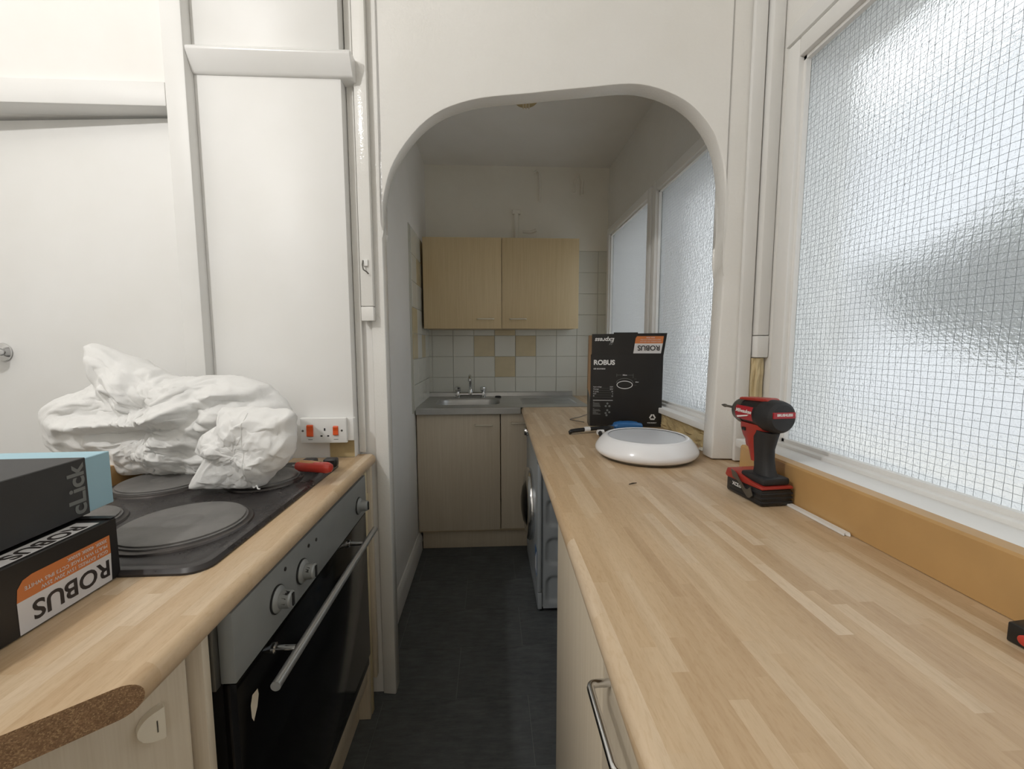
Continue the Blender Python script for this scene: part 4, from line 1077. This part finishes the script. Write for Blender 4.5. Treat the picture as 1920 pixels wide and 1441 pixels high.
# ---- black carton with upside-down label (left front)
b1 = thing('lamp_carton', 'low black carton with upside-down white and orange label at the left edge', 'carton', (-0.60, 0.675, WT))
bm = bm_new(); box(bm, -0.34, 0, -0.335, 0, 0.001, 0.098); bevel(bm, 0.0015, 1); c1 = finish('carton_body', bm, 'card_black', b1, True)
SR = (PI/2, 0, PI/2); SU = (PI/2, PI, PI/2)
bm = bm_new(); va = [bm.verts.new((0.0004, y, z)) for y, z in ((-0.146, 0.003), (-0.017, 0.003), (-0.015, 0.046), (-0.146, 0.046))]; bm.faces.new(va); finish('white_label', bm, 'label_white', c1)['label'] = 'white printed label'
bm = bm_new(); va = [bm.verts.new((0.0004, y, z)) for y, z in ((-0.146, 0.046), (-0.015, 0.046), (-0.015, 0.075), (-0.126, 0.075), (-0.137, 0.072), (-0.144, 0.063))]; bm.faces.new(va); finish('orange_label', bm, 'label_orange', c1)['label'] = 'orange printed label'
text('printed_lettering', 'ROBUS', 0.0355, 'print_dark', c1, (0.0008, -0.074, 0.0265), SU, bold=0.0007)
for k, s_ in enumerate(('GOLF EXPRESS 15W 20W 25W', 'MULTI WATTAGE CCT3 IP65 WHITE', '3000K 4000K 6500K')):
    text('printed_lettering', s_, 0.0072, 'label_white', c1, (0.0008, -0.020, 0.052+0.0085*k), SU, 'LEFT')
# label wrapped over the top edge
bm = bm_new(); va = [bm.verts.new((x, y, 0.0985)) for x, y in ((-0.006, -0.160), (-0.006, -0.022), (-0.040, -0.022), (-0.040, -0.160))]; bm.faces.new(va); finish('top_label', bm, 'label_white', c1)['label'] = 'white label on top'
text('printed_lettering', 'ROBUS', 0.032, 'print_dark', c1, (-0.022, -0.085, 0.0988), (0, 0, -PI/2), bold=0.0006)
bm = bm_new(); prism(bm, [(-0.34, 0.0985), (-0.001, 0.0985), (0.001, 0.1005), (-0.34, 0.1015)], 0.010, 'Y', -0.010); finish('lid_edge', bm, 'card_black', b1)

# ---- sleeve carton on top
b2 = thing('sleeve_carton', 'charcoal sleeve carton with pale blue inner box stacked on the black carton', 'carton', (-0.648, 0.730, WT+0.102), math.radians(2))
bm = bm_new(); box(bm, -0.30, 0, -0.30, -0.046, 0.0005, 0.092); bevel(bm, 0.001, 1); sl = finish('sleeve', bm, 'card_dark', b2, True)
bm = bm_new(); box(bm, -0.298, -0.002, -0.29, 0, 0.0015, 0.0905); bevel(bm, 0.001, 1); finish('inner_box', bm, 'card_blue', b2, True)['label'] = 'pale blue inner box sliding out'
text('printed_lettering', 'cLick', 0.038, 'print_grey', sl, (0.0004, -0.064, 0.044), (0, PI/2, 0) if False else (PI/2, -PI/2, PI/2), bold=0.0010)

# ---- small black tool at the right edge
tb = thing('black_tool_box', 'small black tool with red round end cut off by the picture edge', 'tool', (0.644, 0.458, WT), math.radians(-84))
bm = bm_new(); box(bm, 0, 0.16, 0, 0.03, 0.001, 0.026); bevel(bm, 0.002, 2); finish('body', bm, 'black', tb, True)
bm = bm_new(); lathe(bm, [(0.0065, 0.0), (0.0065, -0.002), (0.005, -0.0028)], 20, 'Y', (0.0175, 0.0, 0.012)); finish('red_button', bm, 'clear_pink', tb, True)['label'] = 'round red button'

# ---- loose strip of painted wood beside the drill
bm = bm_new(); prism(bm, [(0.681, 0.935), (0.693, 0.935), (0.697, 0.745), (0.692, 0.738), (0.688, 0.746), (0.683, 0.742)], 0.005, 'Z', WT+0.0008)
tag(finish('wood_strip', bm, 'trim'), 'broken white painted wood strip lying beside the drill', 'strip')
bm = bm_new(); tube(bm, [(0.366, 1.060, WT+0.002), (0.378, 1.066, WT+0.0025), (0.390, 1.070, WT+0.002)], [0.001, 0.0016, 0.0008], 6)
tag(finish('wood_splinter', bm, 'bark'), 'tiny dark splinter on the right worktop', 'splinter')
bm = bm_new()
for k in range(6):
    c = Vector((0.735+random.uniform(-0.02, 0.02), 1.40+0.02*k, WT)); bmesh.ops.create_icosphere(bm, subdivisions=1, radius=1.0, matrix=Matrix.Translation(c+Vector((0, 0, 0.004))) @ Matrix.Diagonal((0.008+0.004*random.random(), 0.012, 0.0038, 1)))
tag(finish('plaster_crumbs', bm, 'tile_white'), 'white plaster crumbs at the foot of the recess wall', 'debris', kind='stuff')

# ---- pliers with blue grips
pr = thing('pliers', 'black long pliers with blue grips lying before the tall carton', 'pliers', (0.492, 1.725, WT), math.radians(14))
for s, sp in ((1, 0.012), (-1, -0.075)):
    path = [(0.02, 0.006*s, 0.016), (-0.03, 0.010*s + sp*0.15, 0.018), (-0.09, sp*0.6, 0.018), (-0.15, sp, 0.014), (-0.165, sp-0.004, 0.010), (-0.168, sp-0.012, 0.005)]
    if s < 0: path = [(0.02, -0.006, 0.016), (-0.02, -0.02, 0.018), (-0.06, -0.055, 0.016), (-0.078, -0.095, 0.012), (-0.085, -0.115, 0.005)]
    bm = bm_new(); tube(bm, catmull(path, 4), [0.0095]*4+[0.0085]*(4*(len(path)-1)-7)+[0.006]*3+[0.003], 10); j = finish('jaw', bm, 'black', pr, True)
    bm = bm_new(); m_ = Vector(path[2]); lathe(bm, [(0.0105, -0.012), (0.011, 0.0), (0.0105, 0.014)], 14, 'X', m_); finish('white_sleeve', bm, 'print_white', j, True)
    hp = [(0.02, -0.006*s, 0.020), (0.06, 0.006*s+0.003, 0.026), (0.11, 0.014*s, 0.026), (0.15, 0.016*s, 0.020), (0.165, 0.016*s, 0.018)]
    bm = bm_new(); tube(bm, catmull(hp, 4), [0.009]*3+[0.018]*3+[0.016]*8+[0.011, 0.008, 0.004], 12); finish('blue_grip', bm, 'blue', pr, True)
bm = bm_new(); lathe(bm, [(0.014, 0.004), (0.015, 0.026), (0.008, 0.029)], 18, 'Z', (0.02, 0, 0)); finish('pivot', bm, 'grey', pr, True)
# ---- thin wire loop
bm = bm_new(); tube(bm, catmull([(0.525, 2.19, 0.9035), (0.46, 2.10, 0.9035), (0.395, 2.035, 0.9035), (0.41, 2.00, 0.9035), (0.447, 1.95, 0.9035)], 6), 0.0018, 6)
tag(finish('bent_wire', bm, 'grey'), 'thin bent grey wire on the worktop left of the tall carton', 'wire')

# ---- screwdriver and black clip on the hob
sd = thing('screwdriver', 'screwdriver with red and amber handle lying by the sack on the hob', 'screwdriver', (-0.478, 1.142, WT+0.0225), math.radians(-14))
bm = bm_new(); lathe(bm, [(0.004, 0.046), (0.011, 0.043), (0.0150, 0.034), (0.0155, 0.024), (0.0148, 0.014), (0.0150, -0.02), (0.0150, -0.05), (0.010, -0.062)], 14, 'X', (0, 0, 0.0165)); finish('handle', bm, 'clear_pink', sd, True)
bm = bm_new(); lathe(bm, [(0.0152, -0.048), (0.0156, -0.015), (0.0140, 0.010)], 14, 'X', (-0.002, 0.002, 0.0175), cap=False); finish('handle_sleeve', bm, 'amber', sd, True)
bm = bm_new(); lathe(bm, [(0.003, -0.075), (0.003, -0.06)], 8, 'X', (0, 0, 0.0165)); finish('shaft', bm, 'steel', sd, True)
bc = thing('black_clip', 'small black plastic clip lying behind the screwdriver', 'clip', (-0.506, 1.232, WT+0.0125))
for x in (-0.028, 0.032):
    bm = bm_new(); box(bm, x-0.019, x+0.019, -0.014, 0.014, 0.0005, 0.027); bevel(bm, 0.006, 3); finish('block', bm, 'black', bc, True)
bm = bm_new(); box(bm, -0.012, 0.016, -0.003, 0.003, 0.006, 0.011); finish('bridge', bm, 'black', bc)

# ---- white woven sack
def puff(outline, c, y0, front, back, ridges, seed, nr=16, nt=64, floor=WT+0.0225, w=0.030, amp=0.036, nz=1.0, lean=0.0):
    """inflated closed bag skin with creased folds"""
    oc = catmull(outline + [outline[0]], 8)[:-1]
    ang = sorted(((math.atan2(p[1]-c[1], p[0]-c[0]), p) for p in oc), key=lambda q: q[0])
    def edge(a):
        for (a0, p0), (a1, p1) in zip(ang, ang[1:] + [(ang[0][0]+2*PI, ang[0][1])]):
            if a0 <= a <= a1 or a0 <= a+2*PI <= a1:
                aa = a if a0 <= a <= a1 else a+2*PI
                t = (aa-a0)/max(a1-a0, 1e-9); return (p0[0]+(p1[0]-p0[0])*t, p0[1]+(p1[1]-p0[1])*t)
        return ang[0][1]
    rim = [edge(-PI + 2*PI*i/nt + 1e-6) for i in range(nt)]
    def dseg(p, a, b):
        ax, ay, bx, by = a[0], a[1], b[0], b[1]; dx, dy = bx-ax, by-ay
        t = max(0, min(1, ((p[0]-ax)*dx+(p[1]-ay)*dy)/(dx*dx+dy*dy+1e-12))); return math.hypot(p[0]-ax-t*dx, p[1]-ay-t*dy)
    def disp(x, z, s, side):
        q = Vector((x*9+seed, z*9, side*3.0)); r1 = 1-2*abs(noise.noise(q)); r2 = 1-2*abs(noise.noise(q*2.3+Vector((5, 1, 0)))); r3 = 1-2*abs(noise.noise(q*5.5))
        f1 = noise.voronoi(q*0.75)[0]; f2 = noise.voronoi(q*1.9+Vector((3, 7, 1)))[0]
        d = nz*(0.040*(f1[1]-f1[0]) - 0.020 - 0.022*(f2[0]) + 0.010*r2 + 0.003*r3)
        if side > 0:
            for rd, am in ridges:
                k = min(dseg((x, z), a, b) for a, b in zip(rd, rd[1:]))
                if k < w: d += amp*am*(1-k/w)**1.5
        return d*(1-s**6)
    bm = bm_new(); first = None; sheets = []
    rimv = None
    for side, T in ((1, front), (-1, back)):
        rings = []
        for j in range(1, nr+1):
            s = j/nr
            if j == nr and rimv: rings.append(rimv); continue
            ring = []
            for i in range(nt):
                x = c[0]+(rim[i][0]-c[0])*s; z = c[1]+(rim[i][1]-c[1])*s
                b = T*math.sqrt(max(0, 1-s**2.6))
                y = y0 - side*(b + disp(x, z, s, side)) + lean*(z-c[1])
                ring.append(bm.verts.new((x, y, max(z, floor))))
            rings.append(ring)
        if side == 1: rimv = rings[-1]
        cv = bm.verts.new((c[0], y0-side*(T+disp(c[0], c[1], 0, side)), c[1]))
        for i in range(nt): bm.faces.new((cv, rings[0][i], rings[0][(i+1) % nt]))
        for a, b in zip(rings, rings[1:]):
            for i in range(nt): bm.faces.new((a[i], b[i], b[(i+1) % nt], a[(i+1) % nt]))
    rnd = random.Random(int(seed*10))
    for v in bm.verts:
        if v.co.z > floor + 0.012:
            v.co += Vector((rnd.uniform(-1, 1)*0.006, 0, rnd.uniform(-1, 1)*0.006)) if abs(v.co.y-y0) > 0.02 else Vector((0, rnd.uniform(-1, 1)*0.004, rnd.uniform(-1, 1)*0.003))
    bmesh.ops.recalc_face_normals(bm, faces=bm.faces[:])
    for f in [f for f in bm.faces if len(f.verts) == 4]:
        bmesh.ops.triangulate(bm, faces=[f], quad_method='ALTERNATE' if rnd.random() < 0.5 else 'FIXED')
    bmesh.ops.subdivide_edges(bm, edges=bm.edges[:], cuts=3, use_grid_fill=True)
    for _ in range(2): bmesh.ops.smooth_vert(bm, verts=bm.verts[:], factor=0.35, use_axis_x=True, use_axis_y=True, use_axis_z=True)
    bm.normal_update()
    for v in bm.verts:
        q = v.co*38 + Vector((seed, 0, 0)); d = 0.0022*(1-2*abs(noise.noise(q))) + 0.0012*(1-2*abs(noise.noise(q*2.4)))
        v.co += v.normal*d*nz
        v.co.z = max(v.co.z, floor)
    return bm
BODY = [(-1.069, 1.294), (-1.017, 1.266), (-0.958, 1.237), (-0.892, 1.208), (-0.845, 1.187), (-0.775, 1.19), (-0.697, 1.191), (-0.607, 1.163), (-0.573, 1.128), (-0.544, 1.088), (-0.542, 1.001), (-0.568, 0.94), (-0.644, 0.915), (-0.746, 0.905), (-0.838, 0.905), (-0.9, 0.911), (-0.96, 0.908), (-1.005, 0.927), (-1.043, 0.966), (-1.105, 0.97), (-1.153, 0.98), (-1.185, 0.998), (-1.197, 1.047), (-1.2, 1.097), (-1.173, 1.126), (-1.116, 1.147), (-1.062, 1.171), (-1.042, 1.189), (-1.052, 1.226)]
LOBE = [(-0.671, 1.118), (-0.598, 1.121), (-0.534, 1.114), (-0.49, 1.11), (-0.489, 1.067), (-0.488, 1.026), (-0.508, 0.982), (-0.549, 0.944), (-0.582, 0.910), (-0.65, 0.908), (-0.76, 0.911), (-0.735, 0.95), (-0.707, 0.988), (-0.729, 1.013), (-0.711, 1.049), (-0.676, 1.075)]
RB = [([(-1.058, 1.066), (-0.98, 1.065), (-0.875, 1.078), (-0.793, 1.111), (-0.712, 1.148), (-0.605, 1.155)], 1.3), ([(-0.828, 1.088), (-0.818, 1.063), (-0.895, 0.994), (-0.872, 0.977), (-0.791, 1.06)], 0.6),
      ([(-0.722, 1.093), (-0.807, 1.018)], 0.7), ([(-1.005, 1.292), (-0.968, 1.201), (-0.957, 1.106)], 0.9), ([(-0.974, 1.282), (-0.916, 1.215), (-0.882, 1.153), (-0.828, 1.173)], 0.7),
      ([(-0.788, 1.19), (-0.844, 1.139), (-0.882, 1.116)], 0.7), ([(-1.118, 1.108), (-1.072, 1.121), (-0.997, 1.168)], 0.7), ([(-1.129, 1.06), (-1.071, 1.066)], 0.7), ([(-0.656, 1.193), (-0.617, 1.172), (-0.612, 1.144)], 0.5),
      ([(-0.936, 1.201), (-0.842, 1.167), (-0.794, 1.187)], 0.6), ([(-1.065, 1.059), (-1.037, 1.01), (-0.987, 0.989)], 0.6),
      ([(-1.02, 1.045), (-0.90, 1.045), (-0.84, 1.05)], -0.8), ([(-0.95, 1.10), (-0.86, 1.12)], -0.7), ([(-0.76, 1.12), (-0.66, 1.12)], -0.6)]
RL = [([(-0.574, 1.124), (-0.577, 1.028), (-0.581, 0.922)], 0.35), ([(-0.633, 1.126), (-0.604, 1.08), (-0.656, 1.017)], 0.7), ([(-0.462, 1.119), (-0.5, 1.079), (-0.497, 1.014)], 0.7), ([(-0.555, 1.08), (-0.48, 1.091)], 0.5),
      ([(-0.573, 0.977), (-0.483, 1.04)], 0.6), ([(-0.652, 1.081), (-0.578, 1.093)], 0.5), ([(-0.68, 1.027), (-0.591, 0.99)], 0.6), ([(-0.563, 1.041), (-0.509, 1.015), (-0.537, 0.963)], 0.5)]
sb = thing('rubble_sack', 'crumpled white woven plastic sack slumped over the hob', 'sack', (-0.85, 1.17, WT+0.0225)); off = sb.location
K = 1.035; BODY = [(x*K, 1.27+(z-1.27)*K) for x, z in BODY]
bm = puff(BODY, (-0.876*K, 1.27-0.22*K), 1.212, 0.110, 0.085, RB, 1.7); bmesh.ops.translate(bm, verts=bm.verts[:], vec=-Vector(off)); finish('sack_body', bm, 'sack', sb, True, 80)
bm = puff(LOBE, (-0.611, 1.011), 1.055, 0.060, 0.050, RL, 7.3, nr=11, nt=40, w=0.030, amp=0.016, nz=0.5, lean=0.05); from mathutils.bvhtree import BVHTree
bm.normal_update(); bvh = BVHTree.FromBMesh(bm); seam_pts = []
for i in range(40):
    z = 1.108 - (1.108-0.932)*i/39; h = bvh.ray_cast(Vector((-0.590 + 0.004*math.sin(z*40), 0.7, z)), Vector((0, 1, 0)))
    if h[0]: seam_pts.append(h[0] + Vector((0, -0.0006, 0)))
bmesh.ops.translate(bm, verts=bm.verts[:], vec=-Vector(off)); lb = finish('folded_corner', bm, 'sack', sb, True, 80)
bm = bm_new(); tube(bm, catmull([(-0.585, 1.025, 0.930), (-0.578, 1.018, 0.926), (-0.570, 1.015, 0.932), (-0.566, 1.012, 0.926), (-0.560, 1.010, 0.925)], 4), 0.0018, 6)
bmesh.ops.translate(bm, verts=bm.verts[:], vec=-Vector(off)); finish('loose_thread', bm, 'sack', lb, True)
bm = bm_new(); tube(bm, [p - Vector(off) for p in seam_pts], 0.0013, 6); finish('seam', bm, 'sack', lb, True)
